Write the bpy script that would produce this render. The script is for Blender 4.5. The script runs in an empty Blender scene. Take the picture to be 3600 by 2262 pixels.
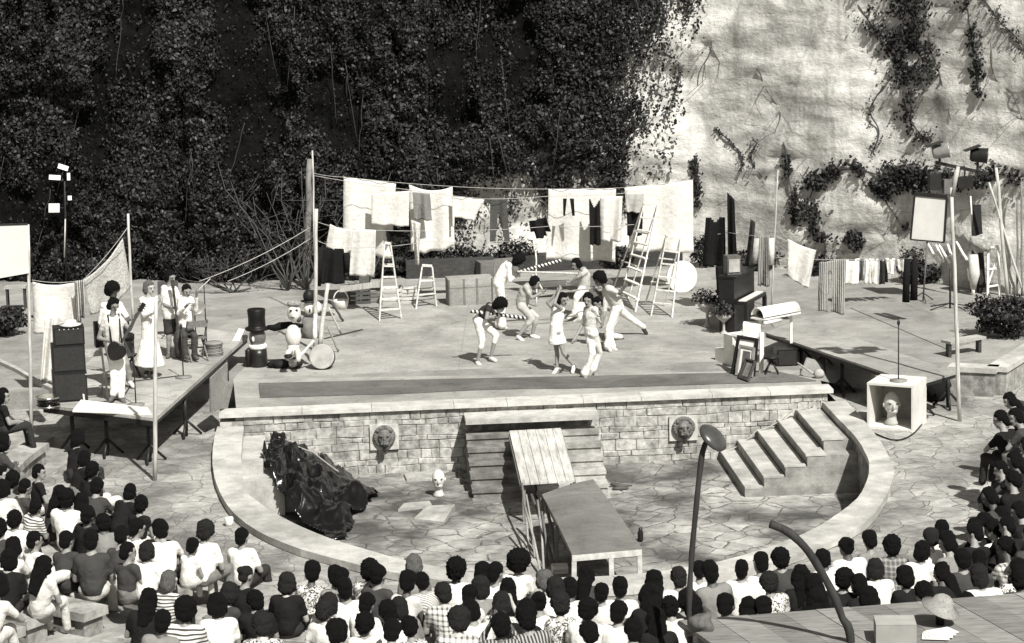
import bpy, bmesh, math, random
import numpy as np
from mathutils import Vector, Matrix, noise
V = Vector
R = math.radians
random.seed(7); np.random.seed(7)
sc = bpy.context.scene
COL = sc.collection

# ---------------------------------------------------------------- camera, sky, sun, exposure
FPX, PW, PH = 9000.0, 3600.0, 2262.0
CAM_O = V((0, -47, 10.3)); YAW, PITCH, ROLL = R(4), R(10.44), R(1.5)
c_f = V((math.sin(YAW)*math.cos(PITCH), math.cos(YAW)*math.cos(PITCH), -math.sin(PITCH)))
_r = V((math.cos(YAW), -math.sin(YAW), 0)); _u = _r.cross(c_f)
c_r = _r*math.cos(ROLL) - _u*math.sin(ROLL); c_u = _u*math.cos(ROLL) + _r*math.sin(ROLL)
cam = bpy.data.cameras.new('camera'); cam_o = bpy.data.objects.new('camera', cam); COL.objects.link(cam_o)
cam.sensor_width = 36; cam.sensor_fit = 'HORIZONTAL'; cam.lens = 36*FPX/PW
cam.clip_end = 500
cam_o.matrix_world = Matrix(((c_r.x, c_u.x, -c_f.x, CAM_O.x), (c_r.y, c_u.y, -c_f.y, CAM_O.y), (c_r.z, c_u.z, -c_f.z, CAM_O.z), (0, 0, 0, 1)))
sc.camera = cam_o

SUN_EL, SUN_AZ = R(49), R(21)          # azimuth measured from -y (behind the camera) towards +x
to_sun = V((math.sin(SUN_AZ)*math.cos(SUN_EL), -math.cos(SUN_AZ)*math.cos(SUN_EL), math.sin(SUN_EL)))
wd = bpy.data.worlds.new('World'); sc.world = wd; wd.use_nodes = True
wt = wd.node_tree; bg = wt.nodes['Background']
sky = wt.nodes.new('ShaderNodeTexSky'); sky.sky_type = 'NISHITA'; sky.sun_disc = False
sky.sun_elevation = SUN_EL; sky.sun_rotation = math.pi - SUN_AZ
bw = wt.nodes.new('ShaderNodeRGBToBW'); tintn = wt.nodes.new('ShaderNodeMix'); tintn.data_type = 'RGBA'; tintn.blend_type = 'MULTIPLY'
tintn.inputs[0].default_value = 1; tintn.inputs[7].default_value = (1, .985, .95, 1)
wt.links.new(sky.outputs[0], bw.inputs[0]); wt.links.new(bw.outputs[0], tintn.inputs[6]); wt.links.new(tintn.outputs[2], bg.inputs[0])
bg.inputs[1].default_value = 0.075
sl = bpy.data.lights.new('sun', 'SUN'); sl.energy = 5.0; sl.angle = R(.9); sl.color = (1, .985, .95)
so = bpy.data.objects.new('sun', sl); COL.objects.link(so); so.rotation_euler = to_sun.to_track_quat('Z', 'Y').to_euler(); so.location = (10, -30, 40)
sc.view_settings.view_transform = 'Standard'; sc.view_settings.look = 'None'; sc.view_settings.exposure = 0.42; sc.view_settings.gamma = 1

# ---------------------------------------------------------------- survey helpers: photo pixel -> point in the place
def ray(px, py): return c_f*FPX + c_r*(px-PW/2) - c_u*(py-PH/2)
def G(px, py, z=0.0):
    v = ray(px, py); return CAM_O + v*((z-CAM_O.z)/v.z)
def Y(px, py, y):
    v = ray(px, py); return CAM_O + v*((y-CAM_O.y)/v.y)
def proj(p):
    v = V(p)-CAM_O; d = v.dot(c_f); return PW/2+FPX*v.dot(c_r)/d, PH/2-FPX*v.dot(c_u)/d
def ppm(p): return FPX/(V(p)-CAM_O).dot(c_f)

# ---------------------------------------------------------------- materials (a sepia print: warm greys)
def tint(v): return (v, v*.975, v*.905, 1)
MATS = {}
class NT:
    def __init__(s, name):
        s.m = bpy.data.materials.new(name); s.m.use_nodes = True; s.t = s.m.node_tree
        s.b = s.t.nodes['Principled BSDF']; s.tc = s.n('TexCoord'); s.obj = s.tc.outputs['Object']
    def n(s, k): return s.t.nodes.new('ShaderNode'+k)
    def l(s, a, b): s.t.links.new(a, b)
    def noise(s, scale, detail=4, rough=.55, vec=None, dist=0):
        x = s.n('TexNoise'); x.inputs['Scale'].default_value = scale; x.inputs['Detail'].default_value = detail
        x.inputs['Roughness'].default_value = rough; x.inputs['Distortion'].default_value = dist; s.l(vec or s.obj, x.inputs['Vector']); return x.outputs[0]
    def mapv(s, scale=(1, 1, 1), rot=(0, 0, 0), vec=None):
        x = s.n('Mapping'); x.inputs['Scale'].default_value = scale; x.inputs['Rotation'].default_value = rot; s.l(vec or s.obj, x.inputs[0]); return x.outputs[0]
    def ramp(s, fac, stops):
        x = s.n('ValToRGB'); e = x.color_ramp.elements
        while len(e) < len(stops): e.new(.5)
        for i, (p, v) in enumerate(stops): e[i].position = p; e[i].color = tint(v)
        s.l(fac, x.inputs[0]); return x.outputs[0]
    def rng(s, fac, a, b, c, d):
        x = s.n('MapRange'); x.inputs[1].default_value = a; x.inputs[2].default_value = b; x.inputs[3].default_value = c; x.inputs[4].default_value = d
        s.l(fac, x.inputs[0]); return x.outputs[0]
    def math(s, op, a, b):
        x = s.n('Math'); x.operation = op
        for i, q in enumerate((a, b)):
            if isinstance(q, (int, float)): x.inputs[i].default_value = q
            else: s.l(q, x.inputs[i])
        return x.outputs[0]
    def mix(s, fac, a, b, mode='MIX'):
        x = s.n('Mix'); x.data_type = 'RGBA'; x.blend_type = mode
        for i, q in ((0, fac), (6, a), (7, b)):
            if isinstance(q, (int, float)): x.inputs[i].default_value = q if i == 0 else tint(q)
            else: s.l(q, x.inputs[i])
        return x.outputs[2]
    def bump(s, h, strength=.3, dist=.02):
        x = s.n('Bump'); x.inputs['Strength'].default_value = strength; x.inputs['Distance'].default_value = dist; s.l(h, x.inputs['Height']); s.l(x.outputs[0], s.b.inputs['Normal'])
    def fin(s, col, rough=.85, spec=.25):
        if isinstance(col, (int, float)): s.b.inputs['Base Color'].default_value = tint(col)
        else: s.l(col, s.b.inputs['Base Color'])
        s.b.inputs['Roughness'].default_value = rough; s.b.inputs['Specular IOR Level'].default_value = spec; return s.m
def M(v, rough=.85, var=.25, scale=6.0, spec=.25, bump=.15, name='paint', metal=0):
    key = (v, rough, var, scale, spec, bump, name, metal)
    if key not in MATS:
        t = NT(name); n = t.noise(scale, 6, .6)
        oi = t.n('ObjectInfo'); r = t.rng(oi.outputs['Random'], 0, 1, 1-var*.3, 1+var*.3)
        f = t.math('MULTIPLY', t.rng(n, .3, .7, 1-var, 1+var), r)
        x = t.mix(1.0, v, f, 'MULTIPLY')
        if bump: t.bump(t.noise(scale*5, 3), bump, .01)
        MATS[key] = t.fin(x, rough, spec); t.b.inputs['Metallic'].default_value = metal
    return MATS[key]
def cloth_mat(v, pat=None, name='fabric', tr=0.0):
    key = (v, pat, name, tr)
    if key in MATS: return MATS[key]
    t = NT(name); n = t.noise(9, 5, .6); col = t.mix(1.0, v, t.rng(n, .3, .7, .86, 1.08), 'MULTIPLY')
    def wave(vec, sc_, axis):
        w = t.n('TexWave'); w.bands_direction = axis; w.inputs['Scale'].default_value = sc_; w.inputs['Distortion'].default_value = .8; w.inputs['Detail'].default_value = 1; t.l(vec, w.inputs[0]); return w.outputs['Fac']
    if pat == 'floral':
        f = t.noise(26, 2, .5, dist=1.5); col = t.mix(t.rng(f, .5, .56, 0, 1), v, .05)
    elif pat == 'stripe':
        col = t.mix(t.rng(wave(t.obj, 7, 'Z'), .55, .7, 0, 1), v, .06)
    elif pat == 'vstripe':
        col = t.mix(t.rng(wave(t.obj, 8, 'X'), .5, .68, 0, 1), v, .06 if v > .1 else .35)
    elif pat == 'plaid':
        a = t.rng(wave(t.obj, 5, 'X'), .6, .75, 0, .5); b = t.rng(wave(t.obj, 5, 'Z'), .6, .75, 0, .5)
        col = t.mix(t.math('ADD', a, b), v, .1 if v > .2 else .3)
    elif pat == 'zigzag':
        mv = t.mapv((1, 1, 1)); z = t.noise(14, 1, .5); col = t.mix(t.rng(wave(mv, 11, 'DIAGONAL'), .45, .6, 0, .8), v, .1)
    elif pat == 'speckle':
        col = t.mix(t.rng(t.noise(30, 3, .7), .48, .6, 0, .7), v, v*.45)
    t.bump(t.noise(6, 5, .55, dist=1.2), .5, .05)
    m = t.fin(col, .9, .15); MATS[key] = m
    if tr:
        s = t.n('BsdfTranslucent'); s.inputs[0].default_value = tint(v); x = t.n('MixShader'); x.inputs[0].default_value = tr
        out = t.t.nodes['Material Output']; t.l(t.b.outputs[0], x.inputs[1]); t.l(s.outputs[0], x.inputs[2]); t.l(x.outputs[0], out.inputs[0])
    return m
def wood(v, name='timber', scale=4, axis=(1, 14, 14), rough=.75):
    key = ('wood', v, name, scale, axis)
    if key in MATS: return MATS[key]
    t = NT(name); n = t.noise(scale, 6, .65, t.mapv(axis)); n2 = t.noise(1.2, 4, .6)
    col = t.mix(1.0, t.ramp(n, [(.3, v*.55), (.5, v), (.72, v*1.3)]), t.rng(n2, .3, .7, .75, 1.2), 'MULTIPLY')
    t.bump(n, .25, .01); MATS[key] = t.fin(col, rough, .25); return MATS[key]
def stone(v, name='stone', scale=3, var=.35, bump=.4, stain=.5):
    key = ('stone', v, name, scale, var, stain)
    if key in MATS: return MATS[key]
    t = NT(name); a = t.noise(scale, 8, .65); b = t.noise(scale*.25, 4, .6); c = t.noise(scale*9, 4, .7)
    f = t.math('MULTIPLY', t.rng(a, .3, .7, 1-var, 1+var*.6), t.rng(b, .35, .6, 1-stain*.6, 1.08)); f = t.math('MULTIPLY', f, t.rng(c, .3, .7, .85, 1.12))
    col = t.mix(1.0, v, f, 'MULTIPLY'); t.bump(t.math('ADD', a, t.math('MULTIPLY', c, .4)), bump, .03)
    MATS[key] = t.fin(col, .92, .15); return MATS[key]
def flags(v, name, scale=1.5, crack=.05, crackv=.04, moss=.4):
    t = NT(name); w = t.n('TexNoise'); w.inputs['Scale'].default_value = 2.2; w.inputs['Detail'].default_value = 3; t.l(t.obj, w.inputs[0])
    ad = t.n('VectorMath'); ad.operation = 'MULTIPLY_ADD'; ad.inputs[1].default_value = (.28, .28, .0); t.l(w.outputs['Color'], ad.inputs[0]); t.l(t.obj, ad.inputs[2])
    mp = t.mapv((1, 1, .01), vec=ad.outputs[0])
    e = t.n('TexVoronoi'); e.feature = 'DISTANCE_TO_EDGE'; e.inputs['Scale'].default_value = scale; t.l(mp, e.inputs['Vector'])
    c = t.n('TexVoronoi'); c.feature = 'F1'; c.inputs['Scale'].default_value = scale; t.l(mp, c.inputs['Vector'])
    sep = t.n('SeparateColor'); t.l(c.outputs['Color'], sep.inputs[0])
    n = t.noise(5, 8, .65); big = t.noise(.55, 4, .6)
    f = t.math('MULTIPLY', t.rng(sep.outputs[0], 0, 1, .82, 1.12), t.rng(n, .3, .7, .66, 1.22)); f = t.math('MULTIPLY', f, t.rng(big, .38, .58, 1-moss, 1.12)); f = t.math('MULTIPLY', f, t.rng(t.noise(30, 4, .7), .3, .7, .8, 1.15))
    col = t.mix(1.0, v, f, 'MULTIPLY')
    thr = t.math('ADD', e.outputs['Distance'], t.math('ADD', t.rng(t.noise(4, 3), .3, .7, -.02, .03), t.rng(t.noise(18, 4, .7), .3, .7, -.012, .012)))
    col = t.mix(t.rng(thr, crack*.35, crack, .9, 0), col, crackv)
    t.bump(t.math('ADD', t.rng(e.outputs['Distance'], 0, crack*1.6, 0, 1), t.math('MULTIPLY', n, .4)), .6, .03)
    return t.fin(col, .9, .2)
def boards(v, name, rough=.9, spec=.15):
    t = NT(name); a = t.noise(1.1, 6, .65); b = t.noise(7, 6, .7, t.mapv((.35, 2.2, 1))); c = t.noise(28, 4, .7)
    d = t.noise(.42, 6, .7, dist=.8); e = t.noise(3.2, 7, .75, t.mapv((1, .5, 1))); g_ = t.noise(60, 2, .5)
    f = t.math('MULTIPLY', t.rng(a, .3, .7, .74, 1.14), t.rng(b, .3, .7, .82, 1.12)); f = t.math('MULTIPLY', f, t.rng(c, .3, .7, .84, 1.12)); f = t.math('MULTIPLY', f, t.rng(d, .36, .6, .72, 1.08)); f = t.math('MULTIPLY', f, t.rng(e, .32, .42, .62, 1.0)); f = t.math('MULTIPLY', f, t.rng(g_, .3, .7, .8, 1.15))
    col = t.mix(1.0, v, f, 'MULTIPLY'); t.bump(t.math('ADD', b, c), .35, .02); return t.fin(col, rough, spec)

# ---------------------------------------------------------------- mesh helpers
ORG = {}
class MB:
    def __init__(s): s.v = []; s.f = []; s.sm = []; s.mi = []
    def add(s, vs, fs, smooth=False, mi=0):
        o = len(s.v); s.v += [tuple(p) for p in vs]; s.f += [tuple(i+o for i in f) for f in fs]; s.sm += [smooth]*len(fs); s.mi += [mi]*len(fs); return s
    def hexa(s, b, t, mi=0):
        return s.add(list(b)+list(t), [(3, 2, 1, 0), (4, 5, 6, 7), (0, 1, 5, 4), (1, 2, 6, 5), (2, 3, 7, 6), (3, 0, 4, 7)], mi=mi)
    def box(s, c, size, rz=0, mi=0, m=None):
        a, b, h = size[0]/2, size[1]/2, size[2]/2
        P = [V(p) for p in ((-a, -b, -h), (a, -b, -h), (a, b, -h), (-a, b, -h), (-a, -b, h), (a, -b, h), (a, b, h), (-a, b, h))]
        mm = Matrix.Translation(V(c)) @ (m.to_4x4() if m else Matrix.Rotation(rz, 4, 'Z'))
        P = [mm @ p for p in P]; return s.hexa(P[:4], P[4:], mi)
    def beam(s, p, q, w, h=None, up=V((0, 0, 1)), mi=0):
        p, q = V(p), V(q); h = h or w; d = (q-p).normalized()
        if abs(d.dot(up)) > .98: up = V((0, 1, 0))
        x = d.cross(up).normalized()*w/2; u = x.cross(d).normalized()*h/2
        return s.hexa([p-x-u, p+x-u, p+x+u, p-x+u], [q-x-u, q+x-u, q+x+u, q-x+u], mi)
    def tube(s, pts, r, n=8, mi=0, cap=True):
        pts = [V(p) for p in pts]; rs = r if isinstance(r, (list, tuple)) else [r]*len(pts)
        vs = []; fs = []; a = None
        for i, p in enumerate(pts):
            d = (pts[min(i+1, len(pts)-1)]-pts[max(i-1, 0)]).normalized()
            if a is None: a = d.orthogonal().normalized()
            a = (a-d*a.dot(d)).normalized(); b = d.cross(a)
            vs += [p+(a*math.cos(t)+b*math.sin(t))*rs[i] for t in [2*math.pi*k/n for k in range(n)]]
        for i in range(len(pts)-1):
            for k in range(n): fs.append((i*n+k, i*n+(k+1) % n, (i+1)*n+(k+1) % n, (i+1)*n+k))
        if cap: fs += [tuple(range(n))[::-1], tuple(range((len(pts)-1)*n, len(pts)*n))]
        return s.add(vs, fs, True, mi)
    def lathe(s, c, prof, n=24, m=None, mi=0, smooth=True):
        vs = []; fs = []; c = V(c)
        for (r, z) in prof:
            for k in range(n):
                p = V((r*math.cos(2*math.pi*k/n), r*math.sin(2*math.pi*k/n), z)); vs.append(c+(m @ p if m else p))
        for i in range(len(prof)-1):
            for k in range(n): fs.append((i*n+k, i*n+(k+1) % n, (i+1)*n+(k+1) % n, (i+1)*n+k))
        fs += [tuple(range(n))[::-1], tuple(range((len(prof)-1)*n, len(prof)*n))]
        return s.add(vs, fs, smooth, mi)
    def ell(s, c, rad, n=14, m=None, mi=0, jit=0):
        vs = []; fs = []; k = n//2
        for i in range(k+1):
            t = math.pi*i/k
            for j in range(n):
                a = 2*math.pi*j/n; p = V((rad[0]*math.sin(t)*math.cos(a), rad[1]*math.sin(t)*math.sin(a), rad[2]*math.cos(t)))
                if jit: p *= 1+jit*noise.noise(p*9+V(c)*3)
                vs.append(V(c)+(m @ p if m else p))
        for i in range(k):
            for j in range(n): fs.append((i*n+j, (i+1)*n+j, (i+1)*n+(j+1) % n, i*n+(j+1) % n))
        return s.add(vs, fs, True, mi)
    def prism(s, poly, z0, z1, mi=0):
        n = len(poly); vs = [(p[0], p[1], z0) for p in poly]+[(p[0], p[1], z1) for p in poly]
        return s.add(vs, [tuple(range(n))[::-1], tuple(range(n, 2*n))]+[(i, (i+1) % n, n+(i+1) % n, n+i) for i in range(n)], mi=mi)
    def build(s, name, mat, parent=None, org=None):
        if parent is not None: org = ORG[parent.name]
        elif org is None: org = V((0, 0, 0))
        org = V(org); me = bpy.data.meshes.new(name)
        me.from_pydata([(p[0]-org.x, p[1]-org.y, p[2]-org.z) for p in s.v], [], s.f)
        me.polygons.foreach_set('use_smooth', s.sm); me.polygons.foreach_set('material_index', s.mi)
        for m in (mat if isinstance(mat, (list, tuple)) else [mat]): me.materials.append(m)
        me.update()
        return link(name, me, parent, org)
def link(name, me, parent, org):
    o = bpy.data.objects.new(name, me); COL.objects.link(o)
    if parent is not None: o.parent = parent
    else: o.location = org
    ORG[o.name] = V(org); return o
LABELS = {}
def tag(o, label, cat, group=None):
    n = len(label.split()); assert 4 <= n <= 16, (n, label)
    if label in LABELS: print('DUP LABEL', label)
    LABELS[label] = 1
    o['label'] = label; o['category'] = cat
    if group: o['group'] = group
    return o
def thing(name, label, cat, loc, group=None):
    o = bpy.data.objects.new(name, None); o.empty_display_size = .2; COL.objects.link(o); o.location = loc; ORG[o.name] = V(loc); return tag(o, label, cat, group)
def struct(o, kind='structure'): o['kind'] = kind; return o
def spline(pts, n):
    pts = [V(p) for p in pts]; out = []
    d = [0]
    for a, b in zip(pts, pts[1:]): d.append(d[-1]+(b-a).length)
    for k in range(n):
        t = d[-1]*k/(n-1); i = min(max(j for j in range(len(d)) if d[j] <= t+1e-9), len(pts)-2)
        u = (t-d[i])/(d[i+1]-d[i]); p0, p1, p2, p3 = pts[max(i-1, 0)], pts[i], pts[i+1], pts[min(i+2, len(pts)-1)]
        out.append(.5*((2*p1)+(p2-p0)*u+(2*p0-5*p1+4*p2-p3)*u*u+(3*p1-p0-3*p2+p3)*u**3))
    return out

# ================================================================= SETTING
Y0 = .25; ZP = -1.25; ZV = -.35; CX, CY = 3.72, -4.2      # stage wall plane, pit floor, pavement, pit centre
CLB = [(-40, 19), (-22, 18.5), (-8.4, 17.6), (-3, 16.2), (1, 15.9), (5, 16.2), (9, 15.6), (13, 12.8), (15.6, 9.9), (18, 6.5), (24, 2), (32, -2)]
def cl_base(x):
    for (a, ya), (b, yb) in zip(CLB, CLB[1:]):
        if x <= b: u = min(max((x-a)/(b-a), 0), 1); u = u*u*(3-2*u)*.5+u*.5; return ya+(yb-ya)*u
    return CLB[-1][1]
def cl_y(x, z):
    p = V((x*.35, 3.1, z*.5)); r = noise.fractal(p, 1.0, 2.0, 4)*.32
    led = math.sin(z*2.1+noise.noise(V((x*.3, 0, z*.3)))*2.5)*.1
    zz = z*1.15+noise.noise(V((x*.22, 1, 4)))*1.6+.25*noise.noise(V((x*1.1, 1, 9))); fr = zz-math.floor(zz); led = led*.5+.055*(min(1, fr*6)-fr)*(1+noise.noise(V((x*.5, math.floor(zz), 2))))
    return cl_base(x)+z*.05+r+led+noise.noise(V((x*2.2, 7, z*3.5)))*.08
# cliff
nx, nz = 560, 130; mb = MB(); vs = []; fs = []
for j in range(nz+1):
    for i in range(nx+1):
        x = -40+72*i/nx; z = -1.5+15.5*j/nz; q = V((x*1.6, 2, z*3.2)); vs.append((x, cl_y(x, max(z, 0))-.04*(1-abs(noise.noise(q))*2)*max(0, noise.noise(q*.3)+.3)+.035*noise.noise(q*2.1), z))
for j in range(nz):
    for i in range(nx): a = j*(nx+1)+i; fs.append((a, a+1, a+nx+2, a+nx+1))
t = NT('sandstone'); st = t.noise(1.0, 7, .62, t.mapv((.6, .6, 1.7))); fi = t.noise(6, 8, .7); pa = t.noise(.45, 5, .6, dist=1.0); stk = t.noise(2.0, 5, .6, t.mapv((2.2, 1, .22)))
f = t.math('MULTIPLY', t.rng(st, .32, .62, .66, 1.1), t.rng(fi, .3, .7, .78, 1.14)); f = t.math('MULTIPLY', f, t.rng(pa, .36, .58, .84, 1.06)); f = t.math('MULTIPLY', f, t.rng(stk, .3, .5, .76, 1.04))
col = t.mix(1.0, .60, t.math('MULTIPLY', f, t.rng(t.noise(.9, 7, .68, t.mapv((1, 1, .6)), 1.2), .38, .52, .74, 1.04)), 'MULTIPLY')
cr = t.n('TexVoronoi'); cr.feature = 'DISTANCE_TO_EDGE'; cr.inputs['Scale'].default_value = .55; t.l(t.mapv((1, .4, 2.4), vec=None), cr.inputs['Vector'])
crk = t.math('MULTIPLY', t.rng(cr.outputs['Distance'], .0, .016, 1, 0), t.rng(t.noise(.8, 3), .5, .6, 0, .55)); col = t.mix(crk, col, .08)
t.bump(t.math('ADD', st, t.math('MULTIPLY', fi, .6)), .8, .1); cliff = mb.add(vs, fs, True).build('cliff', t.fin(col, .95, .1)); struct(cliff)
# ground behind and beside the stage, one sheet to the horizon (lower), raised yard
mb = MB(); mb.add([(-300, -300, -1.9), (300, -300, -1.9), (300, 300, -1.9), (-300, 300, -1.9)], [(0, 1, 2, 3)])
struct(mb.build('ground', stone(.22, 'earth')))
xl, xr = G(830, 1440).x, G(2905, 1390).x
yard = [(-30, 3.2), (xl, 3.2), (xl, Y0+.02), (xr, Y0+.02), (xr, 2.1), (13.6, 2.6), (30, 2.6), (30, 25), (-30, 25)]
struct(MB().prism(yard, -1.6, 0).build('yard', boards(.33, 'packed_earth')))
# ring line (from the survey, on z = -.3)
INN = [(861, 1462), (849, 1597), (854, 1677), (873, 1736), (913, 1768), (978, 1811), (1097, 1868), (1196, 1905), (1285, 1932), (1450, 1975), (1700, 2018), (1950, 2030), (2200, 2020), (2400, 1997), (2548, 1969), (2697, 1925), (2796, 1888), (2895, 1840), (3009, 1756), (3044, 1697), (3056, 1647), (3049, 1607), (3009, 1538), (2940, 1466)]
OUT = [(775, 1468), (752, 1548), (748, 1642), (769, 1721), (819, 1801), (913, 1870), (1047, 1927), (1196, 1969), (1295, 1994), (1450, 2025), (1700, 2060), (1950, 2073), (2200, 2066), (2400, 2046), (2548, 2019), (2697, 1985), (2796, 1952), (2920, 1903), (3044, 1835), (3113, 1746), (3140, 1677), (3138, 1637), (3093, 1548), (3014, 1450)]
ZR = -.22
inn = spline([G(x, y, ZR) for x, y in INN], 120); out = spline([G(x, y, ZR) for x, y in OUT], 120)
inn[0].y = inn[-1].y = Y0-.01; out[0].y = out[-1].y = Y0+.05
for p in inn: p.y = min(p.y, Y0-.01)
for p in out: p.y = min(p.y, Y0+.05)
def ring_band(a, b, z0, z1):
    n = len(a); vs = [(p.x, p.y, z0) for p in a]+[(p.x, p.y, z0) for p in b]+[(p.x, p.y, z1) for p in a]+[(p.x, p.y, z1) for p in b]
    fs = []
    for i in range(n-1): fs += [(i+2*n, i+3*n, i+1+3*n, i+1+2*n), (i, i+2*n, i+1+2*n, i+1), (i+n, i+1+n, i+1+3*n, i+3*n), (i, i+1, i+1+n, i+n)]
    fs += [(0, n, 3*n, 2*n), (n-1, 3*n-1, 4*n-1, 2*n-1)[::-1]]
    return vs, fs
rt = thing('pit_wall', 'curved low stone wall with pale coping round the sunken pit', 'wall', (CX, CY, ZP))
def inset(a, b, k): return [p+(q-p).normalized()*k for p, q in zip(a, b)]
MB().add(*ring_band(inset(inn, out, .05), inset(out, inn, .05), ZP-.1, ZR-.12)).build('wall', stone(.32, 'rubble', 5, .5, .8, .7), rt)
# coping laid in slabs with open joints
mb = MB(); k = 0
while k < 119:
    e = min(k+5, 119); vs, fs = ring_band(inn[k:e+1], out[k:e+1], ZR-.118, ZR)
    mb.add([(p[0]+.004*random.uniform(-1, 1), p[1], p[2]+random.uniform(-.004, .004)*(i >= 0)) for i, p in enumerate(vs)], fs); k = e
mb.build('coping', stone(.47, 'coping_stone', 2.5, .25, .3, .45), rt)
# pit floor
mb = MB(); c0 = V((CX, -3, ZP)); bd = inset(inn, out, .1); mb.add([(p.x, p.y, ZP) for p in bd], [tuple(range(len(bd)))]); struct(mb.build('pit_floor', flags(.37, 'flagstones', 2.0, .03, .09, .75)))
# pavement between the pit and the benches
def arc(r, n=90, a0=-205, a1=25, z=0): return [V((CX+r*math.cos(R(a0+(a1-a0)*k/(n-1))), CY+r*math.sin(R(a0+(a1-a0)*k/(n-1))), z)) for k in range(n)]
o2 = inset(out, inn, .08)
big = [V((-9.5, Y0+.1, ZV))]+[V((CX+13.4*math.cos(R(200-220*k/117)), CY-13.4*math.sin(R(-20+220*k/117)), ZV)) for k in range(118)]+[V((17.5, Y0+.1, ZV))]
o3 = [V((p.x, p.y, 0)) for p in o2]; o3[0].y = Y0+.1; o3[-1].y = Y0+.1
n = 120
def ccw(k): a = R(-200+220*(k-1)/117); return V((CX+13.4*math.cos(a), CY+13.4*math.sin(a), ZV))
big = [V((-9.5, Y0+.1, ZV))]+[ccw(k) for k in range(1, 119)]+[V((17.5, Y0+.1, ZV))]
for p in big+o3: p.y = min(p.y, Y0+.1)
vs = [(p.x, p.y, ZV) for p in o3]+[(p.x, p.y, ZV) for p in big]; fs = [(i, n+i, n+i+1, i+1) for i in range(n-1)]
x0, x1 = o3[0].x, o3[-1].x
vs += [(-9.5, Y0+.1, ZV), (x0, Y0+.1, ZV), (x0, 3.3, ZV), (-9.5, 3.3, ZV), (x1, Y0+.1, ZV), (17.5, Y0+.1, ZV), (17.5, 3.3, ZV), (x1, 3.3, ZV)]; fs += [(2*n, 2*n+1, 2*n+2, 2*n+3), (2*n+4, 2*n+5, 2*n+6, 2*n+7)]
struct(MB().add(vs, fs).build('pavement', flags(.34, 'paving', 2.6, .022, .18, .5)))
# terrace treads and bench slabs
RB = [9.0+.95*k for k in range(9)]; ZT = [ZV+.004+.13*k for k in range(9)]
mb = MB()
for k in range(9):
    a = arc(RB[k]+(.0 if k else .02)); b = arc(RB[k]+.96 if k < 8 else 30); vs, fs = ring_band(a, b, ZV-.5, ZT[k]); mb.add(vs, fs)
struct(mb.build('terrace', stone(.33, 'terrace_stone', 3, .3, .3, .5)))
BS = []
def bench(k, a0, a1, label):
    a, b = arc(RB[k]+.3, 40, a0, a1), arc(RB[k]+.78, 40, a0, a1)
    p = arc(RB[k]+.5, 3, a0, a1, ZT[k])[1]
    t = thing('stone_bench', label, 'bench', p, 'curved stone benches of the terrace'); BS.append(t)
    MB().add(*ring_band(a, b, ZT[k]+.26, ZT[k]+.38)).build('seat_slab', stone(.36, 'bench_stone', 4, .35, .35, .6), t)
    a, b = arc(RB[k]+.36, 40, a0+.3, a1-.3), arc(RB[k]+.72, 40, a0+.3, a1-.3)
    MB().add(*ring_band(a, b, ZT[k]-.02, ZT[k]+.258)).build('base_wall', stone(.3, 'bench_base', 6, .45, .6, .6), t)
ordn = ['first', 'second', 'third', 'fourth', 'fifth', 'sixth', 'seventh', 'eighth', 'ninth', 'tenth', 'eleventh', 'twelfth', 'thirteenth', 'fourteenth', 'fifteenth', 'sixteenth', 'seventeenth', 'eighteenth', 'nineteenth', 'twentieth', 'twenty first', 'twenty second', 'twenty third', 'twenty fourth', 'twenty fifth', 'twenty sixth', 'twenty seventh', 'twenty eighth', 'twenty ninth', 'thirtieth'] + ['thirty '+q for q in ('first', 'second', 'third', 'fourth', 'fifth', 'sixth', 'seventh', 'eighth', 'ninth')]
for k in range(5):
    bench(k, -196, [-129.5, -133.5, -128.5, -129, -127][k], 'curved stone bench left of the aisle, %s row from the pit' % ordn[k])
    bench(k, -122, -55, 'curved stone bench in the middle block, %s row from the pit' % ordn[k])
    bench(k, -50, 12, 'curved stone bench on the right side, %s row from the pit' % ordn[k])

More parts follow.
